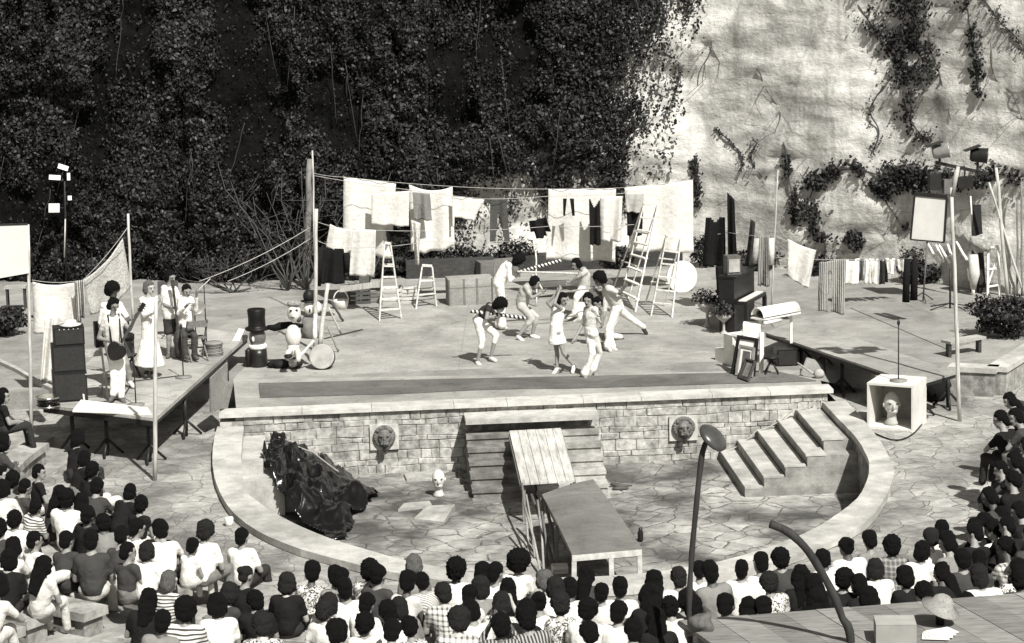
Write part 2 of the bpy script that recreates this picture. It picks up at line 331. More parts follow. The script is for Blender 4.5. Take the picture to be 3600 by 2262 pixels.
# stage retaining wall of separate blocks
wx0, wx1 = inn[0].x-.0, inn[-1].x+.1
sw = thing('stage_wall', 'pale coursed stone wall along the stage front with two lion heads', 'wall', (CX, Y0, ZP))
mb = MB(); mb.box(((wx0+wx1)/2, Y0+.16, (ZP-.05)/2), (wx1-wx0, .2, -ZP-.05)); mb.build('mortar_bed', M(.42, .95, .3, 9, name='mortar'), sw)
mbs = [MB(), MB(), MB(), MB()]; z = -.135; row = 0; zr = [-.045]
while zr[-1] > ZP-.1: zr.append(zr[-1]-[.11, .17, .13, .2, .1, .15, .19, .13, .16, .2][len(zr) % 10])
def zrow(k, x): return zr[k]+(0 if k == 0 else .045*noise.noise(V((x*1.1, k*3.7, 0)))+.018*noise.noise(V((x*4, k*2.1, 6))))
for row in range(len(zr)-1):
    x = wx0
    while x < wx1:
        w = random.choice((random.uniform(.14, .25), random.uniform(.25, .5), random.uniform(.35, .62))); w2 = min(w, wx1-x); pr = random.uniform(0, .016); g = random.uniform(.0005, .004); ch = random.uniform(.006, .014)
        if w2 > .06:
            m = random.choices(mbs, (4, 4, 2, 1))[0]; sl_ = random.uniform(-.012, .012)
            c4 = [(x+g, zrow(row+1, x+g)+g), (x+w2-g+sl_, zrow(row+1, x+w2-g)+g), (x+w2-g, zrow(row, x+w2-g)-g), (x+g+sl_, zrow(row, x+g)-g)]
            sx = (c4[0][0]+c4[1][0])/2; sz = (c4[0][1]+c4[3][1])/2
            bk = [V((a, Y0+.1, b)) for a, b in c4]; fr = [V((a, Y0-pr+ch, b)) for a, b in c4]
            f2 = [V((a+ch*(1 if a < sx else -1), Y0-pr-.01*random.random(), b+ch*(1 if b < sz else -1))) for a, b in c4]
            q = bk+fr+f2; fs = []
            for s0 in (0, 4):
                for i in range(4): fs.append((s0+i, s0+(i+1) % 4, s0+4+(i+1) % 4, s0+4+i))
            fs.append((8, 9, 10, 11)); m.add(q, fs)
        x += w
bm = MB(); base_mats = [stone(v, 'wall_block', 7, .5, .7, .6) for v in (.47, .44, .51, .38)]
for i, m in enumerate(mbs): bm.add(m.v, m.f, False, i); 
bm.build('block_face', base_mats, sw)
MB().box((wx0-.22, Y0+.17, -.3), (.44, .4, .34)).build('end_pier', base_mats[1], sw)
mb = MB(); x = wx0-.45
while x < wx1+.05:
    w = random.uniform(1.0, 1.7); e = min(x+w, wx1+.1); mb.hexa([(x+.004, Y0-.09, -.04), (e-.004, Y0-.09, -.04), (e-.004, Y0+.42, -.04), (x+.004, Y0+.42, -.04)], [(x+.004, Y0-.09, .03+random.uniform(0, .006)), (e-.004, Y0-.09, .03+random.uniform(0, .006)), (e-.004, Y0+.42, .034), (x+.004, Y0+.42, .034)]); x = e
mb.build('coping', stone(.53, 'stage_coping', 3, .22, .3, .3), sw)
def lion(px, py):
    c = Y(px, py, Y0-.03); pl = MB(); pl.box((c.x, Y0-.045, c.z-.01), (.54, .05, .48)); p = pl.build('lion_plaque', M(.5, .9, .3, 5, name='plaster'), sw)
    m = MB(); y = Y0-.08
    m.ell((c.x, y, c.z+.01), (.2, .12, .2), 20, jit=.06)
    for k in range(22):                                  # mane tufts
        a = 2*math.pi*k/22; m.ell((c.x+.17*math.cos(a), y-.03, c.z+.02+.17*math.sin(a)), (.05, .06, .05), 8, jit=.25)
    m.ell((c.x, y-.08, c.z+.01), (.13, .11, .15), 14)    # face
    m.ell((c.x, y-.16, c.z-.07), (.075, .09, .06), 12)   # muzzle
    m.ell((c.x, y-.19, c.z+.0), (.03, .06, .075), 10)    # nose bridge
    m.ell((c.x, y-.225, c.z-.045), (.04, .03, .022), 8)
    for sx in (-1, 1):
        m.ell((c.x+sx*.06, y-.155, c.z+.06), (.042, .04, .02), 8); m.ell((c.x+sx*.125, y-.08, c.z+.135), (.035, .03, .04), 8); m.ell((c.x+sx*.045, y-.19, c.z-.085), (.04, .05, .035), 8)
    m.ell((c.x, y-.12, c.z-.18), (.06, .08, .05), 10); m.ell((c.x, y-.09, c.z-.23), (.05, .06, .05), 8)
    h = m.build('lion_head', stone(.17, 'weathered_bronze', 14, .5, .6, .4), sw)
    d = MB()
    for sx in (-1, 1): d.ell((c.x+sx*.055, y-.18, c.z+.035), (.02, .018, .014), 8)
    d.ell((c.x, y-.19, c.z-.135), (.05, .06, .026), 10); d.build('lion_mouth', M(.02, .9, name='dark_hollow'), h)
lion(1351, 1535); lion(2402, 1503)
# stage apron strip and floor sheets
st = thing('stage_floor', 'pale wooden stage floor of joined boards above the pit', 'stage floor', (CX, 3, 0))
mb = MB()
for (a, b, c, d, z) in (((830, 1436), (2890, 1355), (2870, 1302), (820, 1335), .006), ((820, 1334), (1610, 1300), (1650, 1052), (1080, 1075), .012), ((1612, 1299), (2600, 1270), (2520, 1012), (1652, 1051), .009), ((1080, 1074), (1650, 1050), (1652, 960), (1110, 985), .006), ((1652, 1049), (2520, 1011), (2480, 945), (1654, 959), .008)):
    q = [G(*p) for p in (a, b, c, d)]; mb.hexa([V((p.x, p.y, -.01)) for p in q], [V((p.x, p.y, z)) for p in q])
mb.build('floor_board', boards(.37, 'stage_boards'), st)
mb = MB(); q = [G(915, 1402), G(2870, 1343), G(2740, 1312), G(910, 1352)]
N = 60; top = []; 
for i in range(N+1):
    u = i/N; a = q[0].lerp(q[1], u); b = q[3].lerp(q[2], u); a = V((a.x, max(a.y+.12*max(0, 1-((u-.42)/.14)**2)+.02*noise.noise(V((u*20, 0, 0))), Y0+.44), 0)); top.append((a, b))
vs = []; fs = []
for a, b in top: vs += [(a.x, a.y, .012), (a.x, a.y, .03+.006*noise.noise(a*2)), (b.x, b.y, .03+.004*noise.noise(b*2)), (b.x, b.y, .012)]
for i in range(N):
    for k in range(3): fs.append((i*4+k, i*4+4+k, i*4+5+k, i*4+1+k))
o = mb.add(vs, fs).build('carpet_strip', boards(.16, 'worn_matting')); tag(o, 'long dark worn mat running along the front edge of the stage', 'mat')

# central stair with slot, ramp, tunnel-like table
cs = thing('stone_stairs', 'straight stone stair from the pit floor up to the stage middle', 'stairs', (3.6, -1.2, ZP))
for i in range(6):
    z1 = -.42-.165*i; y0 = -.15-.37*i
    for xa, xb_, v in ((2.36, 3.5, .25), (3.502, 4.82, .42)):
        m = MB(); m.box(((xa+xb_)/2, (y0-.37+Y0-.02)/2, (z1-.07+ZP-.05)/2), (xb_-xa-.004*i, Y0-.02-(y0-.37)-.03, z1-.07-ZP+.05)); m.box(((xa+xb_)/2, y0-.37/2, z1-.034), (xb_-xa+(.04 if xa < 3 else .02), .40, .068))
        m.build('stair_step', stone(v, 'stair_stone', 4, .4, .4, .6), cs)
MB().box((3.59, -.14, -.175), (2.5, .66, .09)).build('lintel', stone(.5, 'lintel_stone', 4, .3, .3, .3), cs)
rp = thing('plank_ramp', 'sloping pale board ramp laid over the middle stairs', 'ramp', (3.6, -2.2, -.6))
a, b, c, d = G(1790, 1521, -.34), G(1972, 1511, -.34), G(2022, 1695, -.56), G(1833, 1707, -.56)
m = MB()
for i in range(6):
    u0, u1 = i/6+.004, (i+1)/6-.004; q = [a.lerp(b, u0), a.lerp(b, u1), d.lerp(c, u1), d.lerp(c, u0)]; dz = V((0, 0, random.uniform(.03, .036))); m.hexa([p for p in q][::-1], [p+dz for p in q][::-1])
m.build('ramp_board', wood(.5, 'pale_board', 2.2, (9, .7, 3)), rp)
m = MB()
for e, f in ((a, d), (b, c)): m.beam(e-V((0, 0, .05))+(f-e)*.02, f-V((0, 0, .05))-(f-e)*.02, .04, .08)
for p in (d.lerp(c, .05), d.lerp(c, .95)): m.beam(p+V((0, .12, -.06)), V((p.x, p.y+.12, ZP)), .06)
m.build('support_beam', wood(.22), rp)
tb = thing('roofed_table', 'long bowed grey board table with white end frame standing in the pit', 'table', (3.9, -6.6, ZP))
a, b, c, d = G(1905, 1742, -.5), G(2085, 1687, -.44), G(2255, 1925, -.5), G(2010, 1946, -.5)
vs = []; fs = []; nu, nv = 16, 10
for lay in (0, -.035):
    for j in range(nv+1):
        for i in range(nu+1):
            u, v = i/nu, j/nv; p = d.lerp(a, u).lerp(c.lerp(b, u), v); vs.append((p.x, p.y, p.z+lay+.09*math.sin(u*2.7)*math.exp(-((v-.45)/.5)**2)))
L = (nu+1)*(nv+1)
for j in range(nv):
    for i in range(nu): k = j*(nu+1)+i; fs += [(k, k+nu+1, k+nu+2, k+1), (L+k, L+k+1, L+k+nu+2, L+k+nu+1)]
for i in range(nu): fs += [(i, i+1, L+i+1, L+i), (nv*(nu+1)+i+1, nv*(nu+1)+i, L+nv*(nu+1)+i, L+nv*(nu+1)+i+1)]
for j in range(nv): k = j*(nu+1); fs += [(k+nu+1, k, L+k, L+k+nu+1), (k+nu, k+2*nu+1, L+k+2*nu+1, L+k+nu)]
MB().add(vs, fs, False).build('tabletop', boards(.21, 'grey_hardboard', .42, .5), tb)
m = MB(); dz = V((0, 0, -.08)); m.beam(d+dz, c+dz, .06, .09); m.build('end_rail', M(.52, .7, .3, 9, name='worn_white'), tb)
for p in (d.lerp(c, .03), d.lerp(c, .97), d.lerp(c, .56)):
    MB().beam(V((p.x, p.y, p.z-.13)), V((p.x+random.uniform(-.05, .05), p.y, ZP)), .075).build('leg', M(.52, .7, .3, 9, name='worn_white'), tb)
for p in (a, b, a.lerp(d, .5), b.lerp(c, .5)):
    MB().beam(V((p.x, p.y-.03, p.z-.04)), V((p.x, p.y-.03, ZP)), .06).build('leg', wood(.2), tb)
m = MB(); m.beam(d.lerp(a, .04)+V((.05, 0, -.08)), a+V((.05, -.05, -.08)), .04, .08); m.beam(c.lerp(b, .04)+V((-.05, 0, -.08)), b+V((-.05, -.05, -.08)), .04, .08); m.build('side_rail', wood(.18), tb)
for i, (x0, y0_, x1, y1, r_) in enumerate(((1842, 1770, 1903, 2025, .022), (1868, 1740, 1950, 1995, .026), (1890, 1760, 1912, 2010, .02), (1905, 1800, 1925, 1990, .02), (1850, 1740, 1880, 1960, .018), (1915, 1760, 1960, 1980, .03), (1835, 1700, 1862, 1990, .02))):
    p, q = G(x0, y0_, -.52), G(x1, y1, ZP+.02)
    tag(MB().tube([p, p.lerp(q, .5)+V((.02, 0, .01)), q], r_, 7).build('timber_stick', wood(.3 if i % 2 == 0 else .14), org=q), 'thin timber stick leaning at the side of the pit table, %s of seven' % ordn[i], 'stick', 'sticks leaning against the pit table')
p = G(1968, 2012, ZP); t_ = thing('paper_box', 'small white open box on the pit floor beside the table frame', 'box', p); m = MB()
m.box(p+V((0, .1, .06)), (.26, .02, .12)); m.box(p+V((-.12, 0, .06)), (.02, .2, .12)); m.box(p+V((.12, 0, .06)), (.02, .2, .12)); m.box(p+V((0, 0, .01)), (.24, .2, .02)); m.box(p+V((0, -.1, .1)), (.26, .02, .05)); m.build('carton', M(.75, .8, .1, name='card'), t_)

# right hand steps in the pit
rs = thing('side_steps', 'five broad concrete steps rising from the pit to the right', 'stairs', (8.2, -1.2, ZP))
xs = [G(2540, 1600, -1.08).x, G(2595, 1555, -.9).x, G(2662, 1517, -.72).x, G(2730, 1480, -.55).x, G(2797, 1447, -.38).x, G(2868, 1410, -.2).x, 9.42]
for i in range(5):
    z1 = ZP+.185*(i+1)
    yf = -2.75 if i < 4 else -2.35
    m = MB(); xb = xs[5]+.35
    m.box(((xs[i]+xb)/2, (Y0-.04+yf)/2, (z1-.035+ZP-.05)/2), (xb-xs[i]-.02*i, Y0-.04-yf-.006*i, z1-.035-ZP+.05)); s_ = m.build('step', stone((.30, .34, .29, .33, .31)[i], 'concrete_step', 4, .28, .4, .5), rs); MB().box(((xs[i]+xs[i+1])/2, (Y0-.045+yf)/2, z1-.017), (xs[i+1]-xs[i]-.003, Y0-.045-yf+.008, .035)).build('tread', stone(.46, 'lit_tread', 3, .25, .3, .4), s_)  # treads paler than their blocks: light on the tops put into the colour
ls = thing('side_steps', 'pale steps down into the pit at left, mostly under black plastic', 'stairs', (-1, -1.2, ZP)); LSTEP = []
for i in range(5):
    xa = -1.9; xb = -1.40+.37*i; z1 = ZR-.19-.185*i; yf = (-2.2, -2.6, -2.4, -2.2, -2.0)[i]; LSTEP.append((xa, xb, yf, z1))
    MB().box(((xa+xb)/2, (Y0-.04+yf)/2, (z1+ZP-.05)/2), (xb-xa-.004*i, Y0-.04-yf-.006*i, z1-ZP+.05)).build('step', stone(.47, 'concrete_step', 3, .22, .3, .35), ls)
# small things in the pit
def bust(p, s, label, v=.8):
    t = thing('head_bust', label, 'bust', p); m = MB()
    m.lathe(p, [(.09*s, 0), (.1*s, .03*s), (.07*s, .07*s), (.06*s, .13*s)], 16); m.build('plinth', M(v*.8, .6, .15, name='chalky_paint'), t)
    m = MB(); m.ell(p+V((0, 0, .3*s)), (.11*s, .125*s, .155*s), 18); m.ell(p+V((0, -.03*s, .2*s)), (.075*s, .085*s, .07*s), 14); m.ell(p+V((0, -.13*s, .27*s)), (.02*s, .035*s, .045*s), 8)
    for sx in (-1, 1): m.ell(p+V((sx*.112*s, 0, .28*s)), (.015*s, .03*s, .04*s), 8); m.ell(p+V((sx*.045*s, -.105*s, .33*s)), (.035*s, .02*s, .012*s), 8)
    m.ell(p+V((0, -.105*s, .195*s)), (.04*s, .02*s, .015*s), 8); m.tube([p+V((0, 0, .1*s)), p+V((0, 0, .2*s))], [.065*s, .055*s], 12); h = m.build('head', M(v, .5, .12, name='chalky_paint'), t)
    for sx in (-1, 1): MB().ell(p+V((sx*.045*s, -.112*s, .305*s)), (.018*s, .014*s, .01*s), 8).build('eye', M(.05, .6), h)
bust(G(1543, 1745, ZP), 1.1, 'white painted head bust standing by the pit wall', .6)
for i, (pts, lab) in enumerate((([(1430, 1695), (1530, 1690), (1525, 1665), (1420, 1672)], 'loose flat stone slab leaning by the pit wall near white bust'), ([(1455, 1830), (1560, 1845), (1600, 1795), (1500, 1785)], 'large loose flagstone with a lifted dark edge'), ([(1400, 1800), (1520, 1785), (1510, 1770), (1420, 1775)], 'broken flagstone lying just before the lifted slab'))):
    q = [G(x, y, ZP) for x, y in pts]; tp = [p+V((0, 0, [.05, .11, .05][i] if k in (2,) else .03+.02*random.random())) for k, p in enumerate(q)]
    tag(MB().hexa(q, tp).build('loose_slab', stone(.42, 'slab', 4, .3, .4, .4), org=q[0]), lab, 'stone slab')
p = G(2165, 1712, ZP); m = MB(); m.tube([p+V((-.1, 0, .06)), p+V((.1, -.05, .02)), p+V((.3, -.02, .02))], [.03, .045, .01], 8); m.ell(p+V((.05, -.25, .03)), (.16, .06, .035), 12, jit=.3)
tag(m.build('dropped_cloth', M(.08, .9), org=p), 'dark scrap of cloth dropped beside the pit table', 'cloth')
p = G(2250, 1890, ZP+.3); tag(MB().lathe(G(2252, 1905, ZP), [(.035, 0), (.05, .05), (.05, .16), (.03, .2), (.03, .24)], 12).build('dark_bottle', M(.02, .3), org=G(2252, 1905, ZP)), 'small dark bottle standing right of the pit table', 'bottle')
p = G(806, 1850, ZV); tag(MB().lathe(p, [(.05, 0), (.07, .05), (.075, .13), (.065, .15)], 14).build('paper_cup', M(.75, .5, .1), org=p), 'little white cup left on the paving by the pit wall', 'cup')

# ================================================================= FOLIAGE
def leafmesh(name, P, Nn, size, mats, parent=None, org=V((0, 0, 0)), wts=None, tilt=1.0, up=.35, mi=None, szs=None):
    n = len(P); rnd = np.random.normal(size=(n, 3)); d = Nn+rnd*tilt*.75; d[:, 2] += up; d /= np.linalg.norm(d, axis=1)[:, None]
    t = np.random.normal(size=(n, 3)); t[:, 2] -= .9; t -= d*(t*d).sum(1)[:, None]; t /= np.linalg.norm(t, axis=1)[:, None]; b = np.cross(d, t)
    s = (np.random.uniform(.6, 1.3, n)*size*(1 if szs is None else szs))[:, None]; w = s*np.random.uniform(.55, .85, n)[:, None]
    vs = np.empty((n, 5, 3)); vs[:, 0] = P-t*s*.5; vs[:, 1] = P-t*s*.1+b*w*.5+d*s*.1; vs[:, 2] = P+t*s*.22+b*w*.33+d*s*.05; vs[:, 3] = P+t*s*.62-d*s*.1; vs[:, 4] = P-t*s*.02-b*w*.5+d*s*.1
    vs = vs.reshape(-1, 3)-np.array(org)
    me = bpy.data.meshes.new(name); me.vertices.add(n*5); me.vertices.foreach_set('co', vs.ravel()); me.loops.add(n*5); me.loops.foreach_set('vertex_index', np.arange(n*5))
    me.polygons.add(n); me.polygons.foreach_set('loop_start', np.arange(0, n*5, 5)); me.polygons.foreach_set('loop_total', np.full(n, 5))
    mi = np.random.choice(len(mats), n, p=wts) if mi is None else mi; me.polygons.foreach_set('material_index', mi)
    for m in mats: me.materials.append(m)
    me.update(); me.validate(); return link(name, me, parent, V(org))
LEAF = [M(v, rg, .3, 3, .3, 0, name='leaf') for v, rg in ((.007, .65), (.013, .6), (.024, .55), (.052, .55))]
def inpoly(x, y, poly):
    r = False; j = len(poly)-1
    for i in range(len(poly)):
        (xi, yi), (xj, yj) = poly[i], poly[j]
        if (yi > y) != (yj > y) and x < (xj-xi)*(y-yi)/(yj-yi)+xi: r = not r
        j = i
    return r
EDGE = [(2390, -400), (2400, 0), (2350, 110), (2290, 170), (2250, 260), (2290, 380), (2240, 500), (2200, 670), (2110, 680), (2040, 620), (1960, 670), (1900, 620), (1820, 690), (1720, 680), (1670, 760), (1620, 840), (1640, 900), (1500, 1000), (-3000, 1100), (-3000, -400)]
def edge_dist(px, py):
    best = 1e9
    for (ax, ay), (bx, by) in zip(EDGE[:17], EDGE[1:17]):
        dx, dy = bx-ax, by-ay; u = min(max(((px-ax)*dx+(py-ay)*dy)/(dx*dx+dy*dy), 0), 1); best = min(best, math.hypot(px-ax-u*dx, py-ay-u*dy))
    return best
def bulge(x, z):
    return .12+.55*max(0, .35+noise.fractal(V((x*.55, 9, z*.4)), 1, 2, 3))+.22*abs(noise.noise(V((x*1.7, 2, z*1.5))))
P = []; Nn = []; MI = []; SZ = []
def lush(x, z): return noise.fractal(V((x*.75, 5, z*.33)), 1, 2, 4)+.35*noise.noise(V((x*2.6, 1, z*1.6)))
tries = 0; xmin, xmax = -19, 9.5
while len(P) < 175000 and tries < 700000:
    tries += 1; x = random.uniform(xmin, xmax); z = random.random()**1.15*8.8
    y = cl_y(x, z); px, py = proj((x, y, z))
    if px < -1400: continue
    if px < -60 or py < -80:
        if random.random() < .7: continue
    ins = inpoly(px, py, EDGE)
    if px > 1500:
        d = edge_dist(px, py)*(1 if ins else -1)
        d += 120*noise.fractal(V((x*1.5, 4, z*.8)), 1, 2, 5)+40*noise.noise(V((x*6, 4, z*4)))
        pr = 0 if d < -130 else (.10*(1+d/130) if d < 0 else min(1, .15+d/140))
        if random.random() > pr: continue
    elif not ins: continue
    lu = lush(x, z)
    if px > 1500 and edge_dist(px, py) < 260: lu = max(lu, .12)
    if random.random() > max(.07, .6+1.5*lu): continue
    bl = bulge(x, z) if (px < 1500) else bulge(x, z)*min(1, max(.15, (edge_dist(px, py) if ins else 0)/180))
    e = .05; nx_ = -(bulge(x+e, z)-bulge(x-e, z))/(2*e); nz_ = -(bulge(x, z+e)-bulge(x, z-e))/(2*e)
    bl *= min(1, max(.1, .7+1.5*lu))
    MI.append(random.choices((0, 1, 2, 3), (max(.08, .36-.6*lu), .3, max(.05, .22+.35*lu), max(.015, .07+.30*lu)))[0]); SZ.append(1+.5*lu)
    P.append((x, y-(.22 if px < 1500 else .08)-bl-random.random()**2*.16, z)); Nn.append((-nx_*-1*.6, -1, nz_*-1*.6))
Nn = np.array(Nn); Nn /= np.linalg.norm(Nn, axis=1)[:, None]
ivy = leafmesh('ivy', np.array(P), Nn, .082, LEAF, mi=np.array(MI), szs=np.clip(np.array(SZ), .6, 1.5), tilt=1.4); ivy['kind'] = 'stuff'
# matted stems under the leaves
mb = MB(); vs = []; fs = []; ids = {}; nx, nz = 190, 60
def mat_pt(i, j):
    x = -19+28.5*i/nx; z = 8.8*j/nz; y = cl_y(x, z); px, py = proj((x, y, z)); ok = inpoly(px, py, EDGE)
    if px > 1500: ok = ok and edge_dist(px, py)+70*noise.fractal(V((x*1.1, 4, z*1.1)), 1, 2, 4) > 150
    return ok, V((x, y-(.24 if px < 1500 else .12)-bulge(x, z)*.6*min(1, max(.1, .6+lush(x, z)))*(1 if px < 1500 else min(1, max(.1, edge_dist(px, py)/180))), z))
g = [[mat_pt(i, j) for i in range(nx+1)] for j in range(nz+1)]
for j in range(nz):
    for i in range(nx):
        if all(g[b][a][0] for a, b in ((i, j), (i+1, j), (i, j+1), (i+1, j+1))):
            q = []
            for a, b in ((i, j), (i+1, j), (i+1, j+1), (i, j+1)):
                if (a, b) not in ids: ids[(a, b)] = len(vs); vs.append(g[b][a][1])
                q.append(ids[(a, b)])
            fs.append(tuple(q))
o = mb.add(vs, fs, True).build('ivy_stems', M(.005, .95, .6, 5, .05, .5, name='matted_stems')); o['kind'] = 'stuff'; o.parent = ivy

def on_cliff(px, py):
    y = 14.0
    for _ in range(6):
        p = Y(px, py, y); y = cl_y(p.x, max(p.z, 0))
    return Y(px, py, y)
def vine(label, path, wid, dens=1.0, sz=.085):
    pts = [on_cliff(x, y) for x, y in path]; sp = spline(pts, max(8, len(pts)*6)); root = min(sp, key=lambda p: p.z)
    t = thing('climbing_vine', label, 'vine', root, 'vines climbing the bare rock face')
    MB().tube([p+V((.04*noise.noise(p*3), -.05, 0)) for p in sp], .018, 5).build('stem', M(.07, .9), t)
    ps = []
    for p in sp:
        s = ppm(p); k = int(dens*(10+wid*1.1))
        for _ in range(k):
            q = p+V((random.gauss(0, wid/s*.5), 0, random.gauss(0, wid/s*.5)))
            if noise.noise(q*2.4) < -.18: continue
            ps.append((q.x, cl_y(q.x, max(q.z, 0))-.04-random.random()**2*(.12+wid/s*.35), q.z))
    if ps: leafmesh('foliage', np.array(ps), np.tile([0, -1, .1], (len(ps), 1)).astype(float), sz, LEAF, t, ORG[t.name], (.25, .3, .3, .15))
vine('thick ragged vine hanging from the top of the bare rock', [(2960, -60), (3030, 40), (3090, 120), (3130, 190), (3180, 250), (3170, 330), (3200, 420), (3250, 490)], 34, .5)
vine('bushy dark vine hanging right beside the ragged one', [(3170, -80), (3190, 40), (3180, 130), (3230, 200), (3180, 270)], 62, .8)
vine('narrow vine strand trailing down near the rock right edge', [(3370, -60), (3400, 40), (3415, 150), (3430, 260), (3440, 330)], 22, .6)
vine('thin vine strand on the rock above the thin pole', [(2755, 500), (2770, 600), (2785, 700), (2790, 780)], 17, .7)
vine('arching vine sweeping across the lower rock face', [(2850, 640), (2920, 605), (3010, 595), (3100, 620)], 30, 1.0)
vine('speckled vine column hanging from the left end of arch', [(2870, 640), (2840, 720), (2870, 800), (2900, 860), (2890, 920)], 44, .5)
vine('slanting vine trail from arch down towards the framed panel', [(3060, 640), (3110, 700), (3140, 750), (3170, 800)], 17, .9)
vine('dense leafy clump clinging to the rock left of floodlights', [(3120, 630), (3190, 610), (3250, 640)], 52, 1.3)
vine('leafy strand spreading behind the floodlight rig', [(3290, 610), (3390, 640), (3480, 610), (3570, 620)], 36, .8)
vine('spotty little vine beside the large right sheet', [(2440, 560), (2442, 620), (2450, 680), (2445, 720)], 15, .6)
vine('thin vine twig climbing near the rock centre', [(2510, 450), (2570, 500), (2610, 560), (2600, 600)], 7, .3, .06)
for lab, pth in (('bare creeper stem forking down the upper right rock', [(3250, 0), (3270, 150), (3300, 260), (3340, 420)]), ('bare creeper stem curling left of the bushy vine', [(2470, 30), (2500, 150), (2460, 260), (2455, 300)]), ('bare creeper stem wandering along the far right rock', [(3480, 150), (3500, 280), (3560, 330), (3590, 420)]), ('bare creeper stem on the pale rock middle', [(2660, 240), (2700, 330), (2740, 400), (2720, 470)])):
    pts = spline([on_cliff(*q) for q in pth], 20); t = thing('creeper_stem', lab, 'vine', pts[-1], 'vines climbing the bare rock face'); m = MB(); m.tube([p+V((.06*noise.noise(p*2), -.03, 0)) for p in pts], [.02-.012*i/19 for i in range(20)], 5)
    for i in (5, 9, 13): m.tube([pts[i]+V((0, -.03, 0)), pts[i]+V((random.uniform(-.4, .4), -.04, -.4)), pts[i]+V((random.uniform(-.6, .6), -.04, -.8))], [.012, .008, .005], 4)
    m.build('stem', M(.09, .9), t)
for i in range(30):
    x = random.uniform(-10, 8.5); z = random.uniform(2.2, 7.5); px, py = proj((x, cl_y(x, z), z))
    if not inpoly(px, py, EDGE): continue
    q = []; dx = random.uniform(-.35, .35)
    for k in range(9): xx = x+dx*k*.22+.06*noise.noise(V((k*.7, i, 0))); zz = z-.24*k; q.append(V((xx, cl_y(xx, max(zz, 0))-bulge(xx, zz)*.8-.34, zz)))
    MB_ = globals().setdefault('IVS', MB()); MB_.tube(q, [.014-.001*k for k in range(9)], 4)
o = IVS.build('ivy_shoots', M(.045, .9, name='woody_shoot')); o['kind'] = 'stuff'; o.parent = ivy
vine('fine trailing vine below the ivy edge on pale rock', [(2330, 180), (2390, 240), (2370, 330), (2340, 400)], 26, .22, .06)
vine('fine wisp of vine left of the thin pole top', [(2660, 500), (2640, 560), (2680, 620)], 20, .2, .06)
vine('loose wisp of vine under the bushy vine', [(3110, 300), (3060, 380), (3090, 470), (3060, 540)], 24, .2, .06)
vine('sparse vine fringe along the top right rock', [(3450, -20), (3500, 60), (3560, 120), (3610, 180)], 30, .25, .06)
def bush(label, p, rad, n, name='shrub', cat='shrub', wts=(.2, .3, .32, .18), sz=.09, mats=LEAF):
    t = thing(name, label, cat, V((p.x, p.y, p.z)), 'shrubs growing at the foot of the rock'); m = MB()
    for k in range(7): a = random.uniform(0, 6.3); m.tube([p, p+V((rad[0]*.3*math.cos(a), rad[1]*.3*math.sin(a), rad[2]*.7)), p+V((rad[0]*.7*math.cos(a), rad[1]*.7*math.sin(a), rad[2]*random.uniform(1, 1.7)))], [.025, .015, .006], 5)
    m.build('stem', M(.06, .9), t)
    d = np.random.normal(size=(n, 3)); d /= np.linalg.norm(d, axis=1)[:, None]; rr = np.random.uniform(.35, 1, n)**.5
    lump = np.array([.75+.5*noise.noise(V(q)*1.8+p) for q in d]); P = d*(rr*lump)[:, None]*np.array(rad); P[:, 2] = np.maximum(P[:, 2]+rad[2]*.9, .02); P += np.array(p)
    leafmesh('foliage', P, d, sz, mats, t, ORG[t.name], wts)
for i, (px, py, rw, rh, lab) in enumerate(((60, 985, 1.4, .7, 'low tangled shrub at the far left rock foot'), (330, 1000, 1.2, .5, 'tangled shrub behind the patterned sheet'), (760, 985, 1.1, .45, 'sprawling low shrub behind the stage left corner'), (900, 960, 1.0, .6, 'tangled shrub left of the rough tree post'), (1030, 985, .9, .8, 'leafy shrub just behind the tall line pole'), (1330, 955, 1.2, .4, 'dark low shrub beneath the left hung sheets'), (1620, 950, .9, .4, 'dark low shrub below the hanging grey trousers'), (1800, 930, .8, .45, 'dark shrub behind the leaning afro dancer'), (2160, 930, .5, .35, 'small shrub between the two big sheets'), (2460, 920, .5, .5, 'dark shrub at right edge of the big right sheet'), (2620, 920, .7, .3, 'low shrub behind the dark hung coats'), (2800, 930, .7, .25, 'low shrub behind the hung white cloth'), (3000, 845, .35, .35, 'small round shrub high on the rock above shirts'), (3060, 890, .45, .5, 'round dark shrub on the ledge above hung shirts'), (3160, 940, .6, .3, 'low weedy shrub left of the framed panel'))):
    p = G(px, py); p.y = min(p.y, cl_base(p.x)-.5); 
    if 'high' in lab: p = on_cliff(px, py)+V((0, -.1, -.3))
    bush(lab, p, (rw, rw*.5, rh), int(1500*rw), sz=.085)
bush('broad leafy bush spilling over the low wall at right', G(3540, 1185), (1.1, .7, .55), 4500, sz=.075)
bush('ferny low growth by the left platform back edge', G(20, 1180), (.6, .6, .4), 1500)
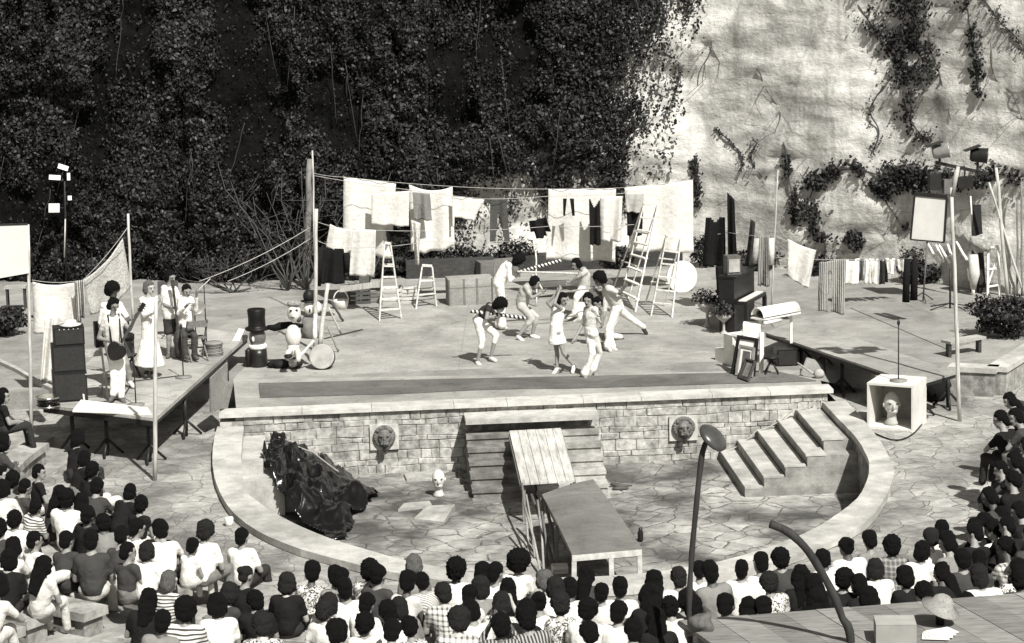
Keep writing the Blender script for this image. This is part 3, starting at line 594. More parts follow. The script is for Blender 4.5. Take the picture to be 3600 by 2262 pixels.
for i, (px, py, n, lab) in enumerate(((1010, 900, 8, 'bare pale branching shrub against the dark ivy'), (1075, 880, 9, 'bare twiggy shrub crowding the line pole'), (1290, 830, 7, 'tall bare saplings rising behind the left sheets'), (820, 960, 9, 'heap of cut brushwood left of the rough post'))):
    p = G(px, 985); p.y = 14.0; p.z = 0; p.x = Y(px, 985, 14.0).x; s = ppm(p); t = thing('bare_shrub', lab, 'shrub', p, 'bare shrubs before the ivy'); m = MB()
    for k in range(n):
        a = random.uniform(-.55, .55); h = random.uniform(1.6, 3.2) if i < 3 else random.uniform(.6, 1.1); q = [p]
        for s_ in range(1, 6): q.append(p+V((a*h*.2*s_*(1 if i < 3 else 3)+.07*random.gauss(0, 1), -.1*s_*random.random(), h*.2*s_*(1 if i < 3 else .5))))
        m.tube(q, [.028-.0045*s_ for s_ in range(6)], 5)
        for b in (2, 3, 4): m.tube([q[b], q[b]+V((random.uniform(-.3, .3), -.1, .35)), q[b]+V((random.uniform(-.6, .6), -.15, random.uniform(.3, .8)))], [.01, .007, .004], 4)
    m.build('branch', wood(.085), t)

# ================================================================= PEOPLE
SKIN = {'d': M(.085, .55, .12, 8, .35, .05, 'skin'), 'm': M(.25, .55, .12, 8, .3, .05, 'skin'), 'l': M(.40, .55, .1, 8, .3, .05, 'skin')}
DARK = M(.012, .4, .1, name='dark_eye')
def hairmat(v, rough=.5):
    key = ('hair', v)
    if key not in MATS:
        t = NT('hair'); n = t.noise(22, 4, .7, t.mapv((5, 5, .7))); t.bump(n, 1.0, .03); MATS[key] = t.fin(t.mix(1.0, v, t.rng(n, .3, .7, .55, 1.4), 'MULTIPLY'), .7, .12)
    return MATS[key]
HAIR = {'k': hairmat(.006), 'b': hairmat(.022), 'g': hairmat(.13)}
def cap_piece(p0, r0, p1, r1, n=12, k=4):
    p0, p1 = V(p0), V(p1); d = p1-p0
    if d.length < 1e-5: d = V((0, 0, 1e-4)); p1 = p0+d
    d.normalize(); a = d.orthogonal().normalized(); b = d.cross(a); prof = []
    for i in range(k+1): t = -math.pi/2+math.pi/2*i/k; prof.append((p0+d*r0*math.sin(t), r0*math.cos(t)))
    for i in range(k+1): t = math.pi/2*i/k; prof.append((p1+d*r1*math.sin(t), r1*math.cos(t)))
    vs = []; fs = []
    for c, r in prof:
        r = max(r, 1e-4)
        for j in range(n): q = 2*math.pi*j/n; vs.append(c+a*r*math.cos(q)+b*r*math.sin(q))
    for i in range(len(prof)-1):
        for j in range(n): fs.append((i*n+j, i*n+(j+1) % n, (i+1)*n+(j+1) % n, (i+1)*n+j))
    fs += [tuple(range(n))[::-1], tuple(range((len(prof)-1)*n, len(prof)*n))]
    return vs, fs
def flat_piece(p0, r0, p1, r1, n=18):
    mb = MB(); p0, p1 = V(p0), V(p1); mb.tube([p0, p0.lerp(p1, .5), p1], [r0, (r0+r1)*.5, r1], n); return mb.v, mb.f
def ell_piece(c, rad, m=None):
    mb = MB(); mb.ell(c, rad, 14, m); return mb.v, mb.f
def remesh(pieces, voxel, smooth=3):
    mb = MB()
    for p in pieces: mb.add(*p)
    me = bpy.data.meshes.new('tmp'); me.from_pydata(mb.v, [], mb.f)
    bm = bmesh.new(); bm.from_mesh(me); bmesh.ops.remove_doubles(bm, verts=bm.verts, dist=1e-5); bmesh.ops.recalc_face_normals(bm, faces=bm.faces); bm.to_mesh(me); bm.free()
    ob = bpy.data.objects.new('tmp', me); COL.objects.link(ob)
    rm = ob.modifiers.new('r', 'REMESH'); rm.mode = 'VOXEL'; rm.voxel_size = voxel; rm.use_smooth_shade = True
    s = ob.modifiers.new('s', 'SMOOTH'); s.iterations = smooth; s.factor = .5
    dg = bpy.context.evaluated_depsgraph_get(); out = bpy.data.meshes.new_from_object(ob.evaluated_get(dg))
    bpy.data.objects.remove(ob); bpy.data.meshes.remove(me); return out
def mesh_of(mb):
    me = bpy.data.meshes.new('m'); me.from_pydata(mb.v, [], mb.f); me.polygons.foreach_set('use_smooth', mb.sm); me.polygons.foreach_set('material_index', mb.mi); me.update(); return me
def join(a, b):
    bm = bmesh.new(); bm.from_mesh(a); bm.from_mesh(b); bm.to_mesh(a); bm.free(); return a
def fingers(mb, wrist, hand, r=.0085):
    d = (hand-wrist).normalized(); s = d.orthogonal().normalized(); n = d.cross(s)
    for i, (o, L) in enumerate(((-.03, .062), (-.01, .075), (.011, .07), (.031, .055))):
        b = hand+s*o+d*.035; mb.tube([b-d*.02, b+d*L*.5, b+d*L*.8+n*L*.3, b+d*L*.85+n*L*.55], [r, r*.95, r*.85, r*.6], 6)
    mb.tube([hand+s*-.04-d*.03, hand+s*-.065+d*.01, hand+s*-.06+d*.04+n*.02], [r*1.15, r, r*.7], 6)
def head_pieces(c, fwd, up, s=1.0):
    """skull, jaw, nose, ears; c = middle of the skull"""
    fwd = V(fwd).normalized(); up = V(up); up = (up-fwd*up.dot(fwd)).normalized(); x = fwd.cross(up); m = Matrix((x, fwd, up)).transposed()
    P = lambda a, b, c_: c+m @ V((a*s, b*s, c_*s))
    pc = [ell_piece(P(0, 0, .015), (.077*s, .096*s, .102*s), m), ell_piece(P(0, .03, -.055), (.058*s, .068*s, .06*s), m), cap_piece(P(0, .09, .0), .014*s, P(0, .11, -.03), .018*s, 8), ell_piece(P(0, .075, -.1), (.03*s, .025*s, .022*s), m),
          ell_piece(P(-.08, 0, -.01), (.014*s, .026*s, .034*s), m), ell_piece(P(.08, 0, -.01), (.014*s, .026*s, .034*s), m), cap_piece(P(-.05, .085, .028), .012*s, P(.05, .085, .028), .012*s, 8)]
    f = MB()
    for sx in (-1, 1): f.ell(P(sx*.034, .094, .008), (.013*s, .008*s, .008*s), 8, m, 1)
    f.ell(P(0, .098, -.06), (.024*s, .008*s, .007*s), 8, m, 1)
    return pc, f, m
def hair_mesh(kind, c, fwd, up, s=1.0, seed=0):
    fwd = V(fwd).normalized(); up = V(up); up = (up-fwd*up.dot(fwd)).normalized(); x = fwd.cross(up); m = Matrix((x, fwd, up)).transposed()
    P = lambda a, b, c_: c+m @ V((a*s, b*s, c_*s)); E = lambda cc, r: ell_piece(P(*cc), tuple(q*s for q in r), m); pc = []
    if kind == 's': pc = [E((0, -.014, .036), (.099, .104, .1)), E((0, -.055, -.035), (.086, .062, .08))]
    elif kind == 'c': pc = [E((0, -.018, .036), (.106, .108, .103)), E((0, -.055, -.04), (.094, .068, .085)), E((-.065, -.01, .02), (.045, .065, .065)), E((.07, -.01, .0), (.04, .06, .07))]
    elif kind == 'A': pc = [E((0, -.03, .05), (.145, .14, .135)), E((0, -.06, -.02), (.13, .095, .1))]
    elif kind == 'm': pc = [E((0, -.015, .035), (.1, .105, .1)), E((0, -.055, -.05), (.095, .065, .1)), E((-.075, -.01, -.03), (.035, .06, .085)), E((.075, -.01, -.03), (.035, .06, .085))]
    elif kind == 'l': pc = [E((0, -.015, .035), (.1, .106, .1)), E((0, -.06, -.06), (.1, .06, .12)), cap_piece(P(0, -.085, -.1), .075*s, P(0, -.13, -.3), .055*s), cap_piece(P(-.06, -.06, -.1), .05*s, P(-.06, -.12, -.33), .03*s), cap_piece(P(.06, -.06, -.1), .05*s, P(.05, -.12, -.35), .03*s), E((-.08, -.0, -.03), (.03, .06, .09)), E((.08, 0, -.03), (.03, .06, .09))]
    elif kind == 'u': pc = [E((0, -.012, .035), (.093, .1, .096)), E((0, -.05, -.02), (.08, .06, .07)), E((0, -.1, .07), (.05, .05, .05))]
    me = remesh(pc, .017*s, 1); amp = {'s': .009, 'c': .017, 'A': .024, 'm': .012, 'l': .014, 'u': .010}[kind]*s; fr = {'c': 38, 'A': 44}.get(kind, 22)/s
    face0 = P(0, .12, -.03)
    co = np.empty(len(me.vertices)*3); me.vertices.foreach_get('co', co); co = co.reshape(-1, 3)
    for i in range(len(co)):
        p = V(co[i]); d = (p-P(0, -.02, 0)).normalized(); k = amp*(noise.noise(p*fr+V((seed*7, 0, 0)))+.6*noise.noise(p*fr*2.3)); co[i] = p+d*k
        q = m.transposed() @ (p-c)/s                                   # open the hair over the face
        if q.y > .02 and q.z < .055 and abs(q.x) < .075: co[i] = V(co[i])-m @ V((0, (q.y-.02)*.9*s, 0))
    me.vertices.foreach_set('co', co.ravel()); me.update(); return me

def body_set(J, voxel=.02, b=1.0, sleeve=.55, leg='long', dress=None, female=False, tuck=0, hs=1.0, hem=.2):
    """J: joints in local metres. Returns meshes: body, shirt, trousers/dress, shoes, plus the head frame."""
    J = {k: V(v) for k, v in J.items()}; sh = (J['shL']+J['shR'])/2; pel = J['pelv']; ax = (sh-pel).normalized(); xd = (J['shR']-J['shL']).normalized()
    fw = J.get('face', V((0, 1, 0))); hc = J['head']; hp, face, hm = head_pieces(hc, fw, J.get('hup', V((0, 0, 1))), hs)
    w = .128*b*(.9 if female else 1); neck0 = sh+ax*.02
    up_t = [cap_piece(J['shL']-xd*-.03, .068*b, J['shR']-xd*.03, .068*b), cap_piece(sh-ax*.1, w, pel+ax*.12, w*(.86 if female else .98)), cap_piece(sh-ax*.12-xd*.055, w*.78, pel+ax*.2-xd*.04, w*.7), cap_piece(sh-ax*.12+xd*.055, w*.78, pel+ax*.2+xd*.04, w*.7), cap_piece(sh-ax*.05, .095*b, neck0+ax*.02, .066*b)]
    arms = []; sl = []
    for s in 'LR':
        a, e, h = J['sh'+s], J['el'+s], J['ha'+s]; wr = e.lerp(h, .9)
        arms += [cap_piece(a, .052*b, e, .041*b, 10), cap_piece(e, .041*b, wr, .028*b, 10), cap_piece(wr, .03*b, h+(h-e).normalized()*.03, .032*b, 8)]
        t_ = min(sleeve, 1); sl.append(cap_piece(a, .06*b, a.lerp(e, t_), .052*b, 10))
        if sleeve > 1: sl.append(cap_piece(e, .05*b, e.lerp(h, (sleeve-1)), .04*b, 10))
    hips = [cap_piece(J['hpL'], .09*b, J['hpR'], .09*b), cap_piece(pel+ax*.03, .115*b, pel-ax*.02, .105*b)]
    legs = []; tr = [cap_piece(J['hpL'], .108*b, J['hpR'], .108*b), cap_piece(pel+ax*.06, .14*b, pel-ax*.02, .13*b)]; sho = []
    for s in 'LR':
        h, k, a, t_ = J['hp'+s], J['kn'+s], J['an'+s], J['to'+s]
        legs += [cap_piece(h, .078*b, k, .052*b, 12), cap_piece(k, .052*b, k.lerp(a, .3)-(t_-a).normalized()*.015, .056*b, 10), cap_piece(k.lerp(a, .3), .054*b, a, .036*b, 10), cap_piece(a-V((0, 0, .02)), .036*b, t_, .03*b, 8)]
        tr.append(cap_piece(h, .102*b, k, .074*b, 12))
        if leg == 'long': tr.append(cap_piece(k, .07*b, a+V((0, 0, .02)), .062*b, 12))
        elif leg == 'flare': tr += [cap_piece(k, .07*b, k.lerp(a, .5), .066*b, 12), cap_piece(k.lerp(a, .5), .066*b, a+V((0, 0, .02)), .1*b, 12)]
        elif leg == 'knee': tr.append(cap_piece(k, .07*b, k.lerp(a, .3), .064*b, 12))
        elif leg == 'short': tr[-1] = cap_piece(h, .1*b, h.lerp(k, .6), .09*b, 12)
        sho.append((cap_piece(a-V((0, 0, .015)), .047*b, t_, .04*b, 10)))
    body = remesh(hp+up_t+arms+hips+legs+[cap_piece(neck0-ax*.03, .056*b, hc-ax*.02, .052*b, 12)], voxel, 2)
    f = MB(); f.v, f.f, f.sm, f.mi = face.v, face.f, face.sm, face.mi
    for s in 'LR': fingers(f, J['el'+s], J['ha'+s])
    body = join(body, mesh_of(f))
    inf = lambda ps: ps
    top = [cap_piece(J['shL']+xd*.02, .08*b, J['shR']-xd*.02, .08*b), cap_piece(sh-ax*.1, w*1.16, pel+ax*(.02+tuck), w*1.16), cap_piece(sh-ax*.12-xd*.055, w*.97, pel+ax*.1-xd*.045, w*.93), cap_piece(sh-ax*.12+xd*.055, w*.97, pel+ax*.1+xd*.045, w*.93)]+sl
    res = {'body': body}
    if dress is not None:
        top += [cap_piece(pel+ax*.1, .148*b, pel.lerp(V(dress), .35), .165*b), flat_piece(pel.lerp(V(dress), .2), .155*b, V(dress), hem)]
        res['dress'] = remesh(top, voxel*1.05, 3)
    else:
        res['shirt'] = remesh(top, voxel*1.05, 3); res['trousers'] = remesh(tr, voxel*1.05, 3)
    for me in (res.get('shirt'), res.get('dress'), res.get('trousers')):
        if me is None: continue
        co = np.empty(len(me.vertices)*3); me.vertices.foreach_get('co', co); co = co.reshape(-1, 3)
        for i in range(len(co)): p = V(co[i]); co[i] = p+V((noise.noise(p*9), noise.noise(p*9+V((5, 0, 0))), 0))*.009+(p-V((0, 0, p.z))).normalized()*.006*noise.noise(V((p.x*10, p.y*10, p.z*22)))
        me.vertices.foreach_set('co', co.ravel()); me.update()
    res['shoes'] = sho; res['frame'] = (hc, fw, J.get('hup', V((0, 0, 1))), hs)
    return res
def attach(me, name, mats, parent):
    if not me.materials:
        for m in mats: me.materials.append(m)
    me.name = name; return link(name, me, parent, ORG[parent.name])

# --- the crowd: posed prototypes, copied with their own hair, shirt and trousers
def seated(lean=0., side=0., turn=0., arms='lap', b=1.0, female=False, knees=.0, head_tilt=0.):
    lz = .47; sh = V((side, lean, lz)); J = {'pelv': V((0, 0, .1)), 'shL': sh+V((-.165*b, 0, 0)), 'shR': sh+V((.165*b, 0, 0)), 'hpL': V((-.085, .03, .09)), 'hpR': V((.085, .03, .09)),
      'knL': V((-.13-knees*.3, .44, .12+knees*.25)), 'knR': V((.13+knees*.3, .44, .12+knees*.25)), 'anL': V((-.13, .47-knees*.3, -.3)), 'anR': V((.13, .5-knees*.3, -.3)), 'toL': V((-.14, .62-knees*.3, -.345)), 'toR': V((.15, .64-knees*.3, -.345))}
    hd = sh+V((side*.4, .035+lean*.45, .235)); J['head'] = hd; J['face'] = V((math.sin(turn), math.cos(turn), -.18-head_tilt)); J['hup'] = V((side*.6, .1+lean*.4, 1))
    for s, k in (('L', -1), ('R', 1)):
        J['el'+s] = sh+V((k*.225*b, .06, -.27)); J['ha'+s] = V((k*.09, .33, .2))
        if arms == 'hug': J['el'+s] = sh+V((k*.25*b, .16, -.22)); J['ha'+s] = V((k*.05, .42, .28))
        if arms == 'back' : J['el'+s] = sh+V((k*.24*b, -.06, -.24)); J['ha'+s] = V((k*.27, -.1, .04))
        if arms == 'up': J['el'+s] = sh+V((k*.24*b, .2, -.08)); J['ha'+s] = hd+V((k*.07, .2, 0))
    return J
PROTO_DEF = [dict(lean=.06), dict(lean=.17, arms='hug', b=1.02), dict(lean=.02, side=.06, turn=.5, female=True, b=.92), dict(lean=.1, side=-.05, turn=-.45, b=1.05), dict(lean=.0, arms='back', turn=.15, b=1.0), dict(lean=.08, b=.86, female=True, turn=-.2), dict(lean=.05, arms='up', b=.97), dict(lean=.24, side=.08, turn=-.9, arms='hug', b=.98, head_tilt=.15)]
PROTO = []
for i, d in enumerate(PROTO_DEF):
    s = body_set(seated(**dict(d, b=d.get('b', 1)*1.06)), .022, d.get('b', 1)*1.08, sleeve=(.6, .55, .5, .65, .6, .35, 1.5, .6)[i], female=d.get('female', False), hs=1.09)
    s['hairs'] = {}; PROTO.append(s)
HAIRTXT = {'s': 'short', 'c': 'full curly', 'A': 'round afro', 'm': 'chin-length', 'l': 'long', 'u': 'pinned-up'}
COLTXT = {'k': 'black', 'b': 'brown', 'g': 'fair'}
SHIRT = {'w': (cloth_mat(.78), 'white shirt'), 'e': (cloth_mat(.60), 'cream top'), 'k': (cloth_mat(.012), 'black top'), 'd': (cloth_mat(.05), 'dark shirt'), 'm': (cloth_mat(.22), 'grey shirt'), 'f': (cloth_mat(.62, 'floral'), 'flowered shirt'), 't': (cloth_mat(.62, 'stripe'), 'striped shirt'), 'p': (cloth_mat(.6, 'plaid'), 'checked shirt'), 'z': (cloth_mat(.6, 'zigzag'), 'zigzag patterned shirt'), 'v': (cloth_mat(.05, 'vstripe'), 'dark pinstriped shirt'), 'q': (cloth_mat(.1, 'plaid'), 'dark checked shirt')}
TROU = {'d': cloth_mat(.03), 'e': cloth_mat(.55), 'm': cloth_mat(.18)}
for k_, (m_, _) in SHIRT.items(): pass
BODY_USED = {}
def spectator(px, py, hair, shirt, pose=None, trou=None, face=None, skin=None, sc_=1.0, k=None):
    hk, hc_ = hair[0], (hair[1] if len(hair) > 1 else 'k')
    i = pose if pose is not None else random.choice((0, 0, 1, 2, 3, 4, 5, 0, 5))
    s = PROTO[i]; hd = s['frame'][0]
    best = None
    for kk in range(7):                                              # snap to the nearest bench row
        zs = ZT[kk]+.40; p = G(px, py, zs+hd.z*sc_); r = math.hypot(p.x-CX, p.y-CY); e = abs(r-(RB[kk]+.5))
        if k is not None: e = 0 if kk == k else 9
        if best is None or e < best[0]: best = (e, kk, p, r)
    e, kk, p, r = best
    if r < RB[0]-.1 and k is None: kk = -1
    zs = ZT[kk]+.385 if kk >= 0 else ZV+.05
    if kk == -1: p = G(px, py, zs+hd.z*sc_)
    ang = math.atan2((face or (CX, 2.0))[1]-p.y, (face or (CX, 2.0))[0]-p.x)-math.pi/2+random.uniform(-.2, .2)
    rr = Matrix.Rotation(ang, 3, 'Z'); off = rr @ V((hd.x, hd.y, 0)); loc = V((p.x-off.x*sc_, p.y-off.y*sc_, zs))
    return dict(px=px, py=py, hk=hk, hc=hc_, shirt=shirt, i=i, trou=trou or random.choice('ddme'), ang=ang, loc=loc, k=kk, sc=sc_*random.uniform(.93, 1.06), skin=skin or random.choice('mmmd' if hc_ == 'k' else 'ml'))
SP = []
def reg(ox, oy, z, txt):
    for ln in txt.strip().split('\n'):
        a = ln.split(); kw = {}
        for q in a[4:]:
            key, val = q.split('='); kw[key] = {'pose': int, 'k': int, 'sc_': float}.get(key, str)(val)
            if key == 'face': kw[key] = tuple(float(w) for w in val.split(','))
        SP.append(spectator(ox+float(a[0])/z, oy+float(a[1])/z, a[2], a[3], **kw))
reg(0, 1500, 1.986, '''
5 300 s w pose=2 skin=l
78 430 m e
158 395 s d
238 540 s t pose=0 sc_=.9
100 640 c w
485 500 c w pose=3 sc_=1.05
555 530 m d
130 820 m e pose=7 trou=e
310 950 l e pose=2 trou=e sc_=1.02
500 790 s d pose=0
660 800 s d pose=0 sc_=1.08
745 645 c m pose=3
645 300 c k
555 90 m k
700 420 s d
560 200 m k
910 430 m k
990 530 c k
930 870 s d
1045 855 mb w
1115 710 s k
1220 715 s w pose=1
1330 815 s w sc_=.85 pose=5
1432 740 cb w pose=0
1710 775 s w pose=0
1190 1055 mg t pose=2 skin=l
1700 1030 ub k
1560 1150 mb d
1790 1180 c k pose=3
1005 1190 l k
1100 1350 s m
1270 1290 c t sc_=1.05
1528 1250 m w
2010 1060 mb k pose=0 sc_=1.04
2165 1020 s f pose=5
2355 1050 s k
2270 1230 mb e
1840 1390 cb f
2345 1440 s k
40 1120 m e pose=7 trou=e
30 700 c d
''')
reg(1100, 1600, 1.852, '''
167 790 s m
335 745 c f
425 790 s d
248 865 s w pose=0
335 945 s w
345 1070 c e
155 1130 s k
590 830 s e
757 790 s z pose=0
680 720 mg m
580 960 mb m pose=3
500 1030 c w
845 890 cb p
925 730 A w
905 1080 cb p pose=0 sc_=1.05
1062 1010 s e pose=3
985 880 s w
1060 850 mb m
1110 740 l w
1195 765 s w
1330 690 A w
1262 850 l k pose=0
1200 960 mb f pose=6
1210 1110 c v pose=6
1440 950 u w
1452 1050 c v pose=0 sc_=1.06
1555 800 mg w
1585 865 mb w
1680 860 s w
1612 965 cb f
1755 1000 c w
1800 760 l d
1875 860 s e pose=0
2003 850 s w pose=0
1820 1120 c f
2062 1110 c e pose=3
2195 780 l w
2190 900 l k
2225 1040 l k
2360 790 cb w
2370 950 c e
490 1130 s w
80 990 cb e
690 1080 c f
1330 1000 m k
1950 1010 s w
''')
reg(2300, 1500, 1.852, '''
275 900 s w
395 945 s m pose=0 sc_=1.05
542 925 s w sc_=.93
665 895 s w
838 850 c d
760 1000 cb f pose=0
930 970 l k
165 1130 s k
258 1150 m d
447 1160 s w
720 1165 s e
590 1150 l w
1130 820 c w
1252 780 u w pose=3
1190 985 c k
1410 730 s m
1522 745 c q pose=0 sc_=1.08
1440 905 mb w
1712 800 m w
1775 715 sb w
1880 910 l k pose=7
1345 1010 m k
1995 860 s d
2085 840 s d
2190 660 c w pose=7
2265 590 m k
2310 790 c p pose=7
2265 950 s f
2120 980 mb w
1985 1120 s w pose=1
1640 960 m k
1080 1030 l k
1000 1120 l k
1420 1100 m k
1760 1080 c w
2390 590 m w pose=7
2395 1000 c d
2140 480 c k pose=7
1930 760 m m pose=7
2040 690 s k pose=7
2110 620 c w pose=7
1830 640 s e pose=0
2230 420 m k
''')
reg(0, 0, 1, '''
3560 1390 l k pose=7 face=6,0 k=3
3520 1480 c k pose=7 face=6,0 k=2
3590 1560 m k pose=7 face=6,0 k=3
3500 1640 s d pose=7 face=6,0 k=1
3570 1690 c k pose=7 face=6,0 k=3
3470 1760 l k pose=7 face=5,0 k=1
3585 1790 m k pose=7 face=5,0 k=3
20 1390 l k pose=2 k=2
3590 1460 m d pose=7 face=6,0 k=4
3550 1620 l k pose=7 face=6,0 k=3
3530 1740 m d pose=7 face=5,0 k=2
3530 1840 s k pose=7 face=5,0 k=2
3595 1880 m d pose=7 face=5,0 k=4
3440 1850 c k pose=0
20 1560 m d
150 1660 s k
35 1690 c m
205 1740 l d
300 1800 s k
130 1890 s w
20 1960 m k
430 1890 s d
340 1790 m k
470 1860 s w
''')
SP.sort(key=lambda d: (d['k'], d['px']))
rows = {}
for d in SP: rows.setdefault(d['k'], []).append(d)
ROWTXT = {-1: 'on the paving', 0: 'in front row', 1: 'in second row', 2: 'in third row', 3: 'in fourth row', 4: 'in fifth row', 5: 'in sixth row', 6: 'in back row'}
for k, L in rows.items():
    for j, d in enumerate(L):
        s = PROTO[d['i']]; lab = 'spectator, %s %s hair, %s, %s from left %s' % (HAIRTXT[d['hk']], COLTXT[d['hc']], SHIRT[d['shirt']][1], ordn[j].replace(' ', '-'), ROWTXT[k])
        o = bpy.data.objects.new('spectator', None); o.empty_display_size = .2; COL.objects.link(o); o.location = d['loc']; o.rotation_euler = (0, 0, d['ang']); o.scale = (d['sc'],)*3; ORG[o.name] = d['loc']
        o.rotation_euler = (random.gauss(0, .05), random.gauss(0, .06), d['ang']+random.gauss(0, .22)); tag(o, lab, 'person', 'seated audience')
        def put(name, me, mat):
            if not me.materials: me.materials.append(mat); me.materials.append(DARK)
            c = bpy.data.objects.new(name, me); COL.objects.link(c); c.parent = o; c.material_slots[0].link = 'OBJECT'; c.material_slots[0].material = mat; return c
        put('body', s['body'], SKIN[d['skin']]); put('shirt', s['shirt'], SHIRT[d['shirt']][0]); put('trousers', s['trousers'], TROU[d['trou']])
        hkey = d['hk']
        if hkey not in s['hairs']: s['hairs'][hkey] = hair_mesh(hkey, *s['frame'], seed=d['i'])
        hh = put('hair', s['hairs'][hkey], HAIR[d['hc'] if d['hc'] != 'k' or random.random() > .12 else 'k']); hv = [random.uniform(.93, 1.1), random.uniform(.95, 1.06), random.uniform(.94, 1.08)]; hh.scale = hv; c_ = s['frame'][0]; hh.location = (c_.x*(1-hv[0]), c_.y*(1-hv[1]), c_.z*(1-hv[2]))

# --- performers: joints read off the photo, set at their own depth
def performer(label, foot, joints, hair, skin, top, bot, face=(0, -1, -.3), hup=(0, 0, 1), leg='long', sleeve=.55, dress=None, shoe=.5, b=1.0, female=False, hs=1.0, z=0.0, hmat='k', name='person', tuck=.03, hem=.19):
    """foot: pixel under the figure; joints: name -> (px, py, dy) with dy metres behind (+) or before (-) the foot's plane"""
    root = G(foot[0], foot[1], z); J = {}
    for k, (a, c, dy) in joints.items(): J[k] = Y(a, c, root.y+dy)-root
    for s in 'LR':                                                   # keep feet on the floor
        if 'to'+s not in J: J['to'+s] = J['an'+s]+V((face[0], face[1], 0)).normalized()*.13+V((0, 0, -.03))
    J['face'] = V(face); J['hup'] = V(hup)
    t = thing(name, label, 'person', root, 'performers on the stage')
    dr = Y(dress[0], dress[1], root.y+dress[2])-root if dress else None
    s = body_set(J, .018, b, sleeve, leg, dr, female, tuck, hs*1.05, hem)
    bmat = SKIN[skin]; attach(s['body'], 'body', [bmat, DARK], t)
    if dr is not None: attach(s['dress'], 'dress', [top], t)
    else: attach(s['shirt'], 'shirt', [top], t); attach(s['trousers'], 'trousers', [bot], t)
    if shoe is not None:
        for p in s['shoes']: mb = MB(); mb.add(p[0], p[1], True); mb.v = [V(q)+root for q in mb.v]; mb.build('shoe', M(shoe, .5, name='shoe_leather'), t)
    attach(hair_mesh(hair, *s['frame']), 'hair', [HAIR[hmat]], t)
    return t
def Z4(x, y, d=0): return (1600+x/2.751, 850+y/2.751, d)
def Z5(x, y, d=0): return (250+x/2.328, 850+y/2.328, d)
W_, CR, GR, BK = cloth_mat(.8), cloth_mat(.6), cloth_mat(.25), cloth_mat(.015)
performer('person in white shirt with big afro leaning over striped pole, highest on stage', Z4(440, 850)[:2],
  dict(head=Z4(622, 195, -.1), shL=Z4(500, 215, .16), shR=Z4(520, 235, -.16), pelv=Z4(420, 400, 0), hpL=Z4(420, 420, .1), hpR=Z4(430, 425, -.1), knL=Z4(440, 600, .1), knR=Z4(460, 610, -.12), anL=Z4(425, 810, .1), anR=Z4(455, 815, -.1), elL=Z4(580, 330, .2), elR=Z4(530, 380, -.2), haL=Z4(620, 285, .05), haR=Z4(585, 325, -.15), toL=Z4(460, 832, .1), toR=Z4(492, 838, -.1)), 'A', 'd', W_, W_, face=(.9, -.25, -.5), hup=(.5, 0, .9), leg='flare', sleeve=1.6)
performer('bare armed person in white knee trousers bending over black and white striped pole', Z4(270, 1180)[:2],
  dict(head=Z4(435, 625, -.15), shL=Z4(330, 615, .17), shR=Z4(320, 665, -.17), pelv=Z4(230, 740, .05), hpL=Z4(262, 775, .1), hpR=Z4(225, 780, -.06), knL=Z4(395, 905, .1), knR=Z4(262, 960, -.1), anL=Z4(345, 1120, .12), anR=Z4(215, 1165, -.08), toL=Z4(390, 1152, .02), toR=Z4(250, 1205, -.16), elL=Z4(400, 735, .2), elR=Z4(300, 745, -.25), haL=Z4(450, 715, .03), haR=Z4(390, 715, -.1)), 'A', 'm', cloth_mat(.03), W_, face=(.75, -.35, -.8), hup=(.75, 0, .6), leg='knee', sleeve=.15, shoe=.6, female=True, b=.95)
performer('crouching person in pale clothes facing right behind the striped pole', Z4(690, 945)[:2],
  dict(head=Z4(772, 395, 0), shL=Z4(700, 430, .16), shR=Z4(690, 450, -.16), pelv=Z4(645, 600, .05), hpL=Z4(655, 625, .12), hpR=Z4(645, 630, -.08), knL=Z4(785, 730, .1), knR=Z4(745, 745, -.1), anL=Z4(745, 905, .1), anR=Z4(610, 915, -.1), toL=Z4(805, 932, .08), toR=Z4(655, 960, -.15), elL=Z4(760, 520, .2), elR=Z4(740, 545, -.22), haL=Z4(850, 480, .1), haR=Z4(815, 505, -.1)), 'c', 'm', cloth_mat(.42), cloth_mat(.45), face=(.9, -.2, -.45), hup=(.4, 0, .9), leg='knee', sleeve=.5, shoe=.72)
performer('person in sleeveless white dress with dark bobbed hair and raised arms, stage centre', Z4(1030, 1260)[:2],
  dict(head=Z4(1040, 555, -.05), shL=Z4(955, 655, .08), shR=Z4(1035, 660, -.08), pelv=Z4(975, 850, 0), hpL=Z4(960, 880, .07), hpR=Z4(990, 880, -.07), knL=Z4(985, 1070, .08), knR=Z4(1050, 1080, -.12), anL=Z4(985, 1225, .05), anR=Z4(1150, 1200, -.12), toL=Z4(950, 1280, -.1), toR=Z4(1135, 1265, -.22), elL=Z4(895, 590, .1), elR=Z4(960, 600, -.25), haL=Z4(1000, 480, .05), haR=Z4(1010, 470, -.15)), 'm', 'm', W_, None, face=(.55, -.6, -.2), dress=Z4(990, 985, 0), sleeve=.1, shoe=.7, female=True, b=.9)
performer('person in light shirt and white trousers perched on low box holding poles', Z4(1140, 745)[:2],
  dict(head=Z4(1170, 215, 0), shL=Z4(1235, 275, .16), shR=Z4(1255, 295, -.16), pelv=Z4(1245, 450, .05), hpL=Z4(1240, 470, .1), hpR=Z4(1225, 475, -.1), knL=Z4(1180, 520, -.1), knR=Z4(1175, 540, -.4), anL=Z4(1160, 670, .05), anR=Z4(1150, 700, -.35), toL=Z4(1110, 715, .0), toR=Z4(1090, 740, -.42), elL=Z4(1170, 360, .2), elR=Z4(1185, 345, -.22), haL=Z4(1095, 385, .05), haR=Z4(1110, 395, -.12)), 'm', 'm', cloth_mat(.5), W_, face=(-.85, -.4, -.35), hup=(-.25, 0, 1), sleeve=.5, shoe=.7)
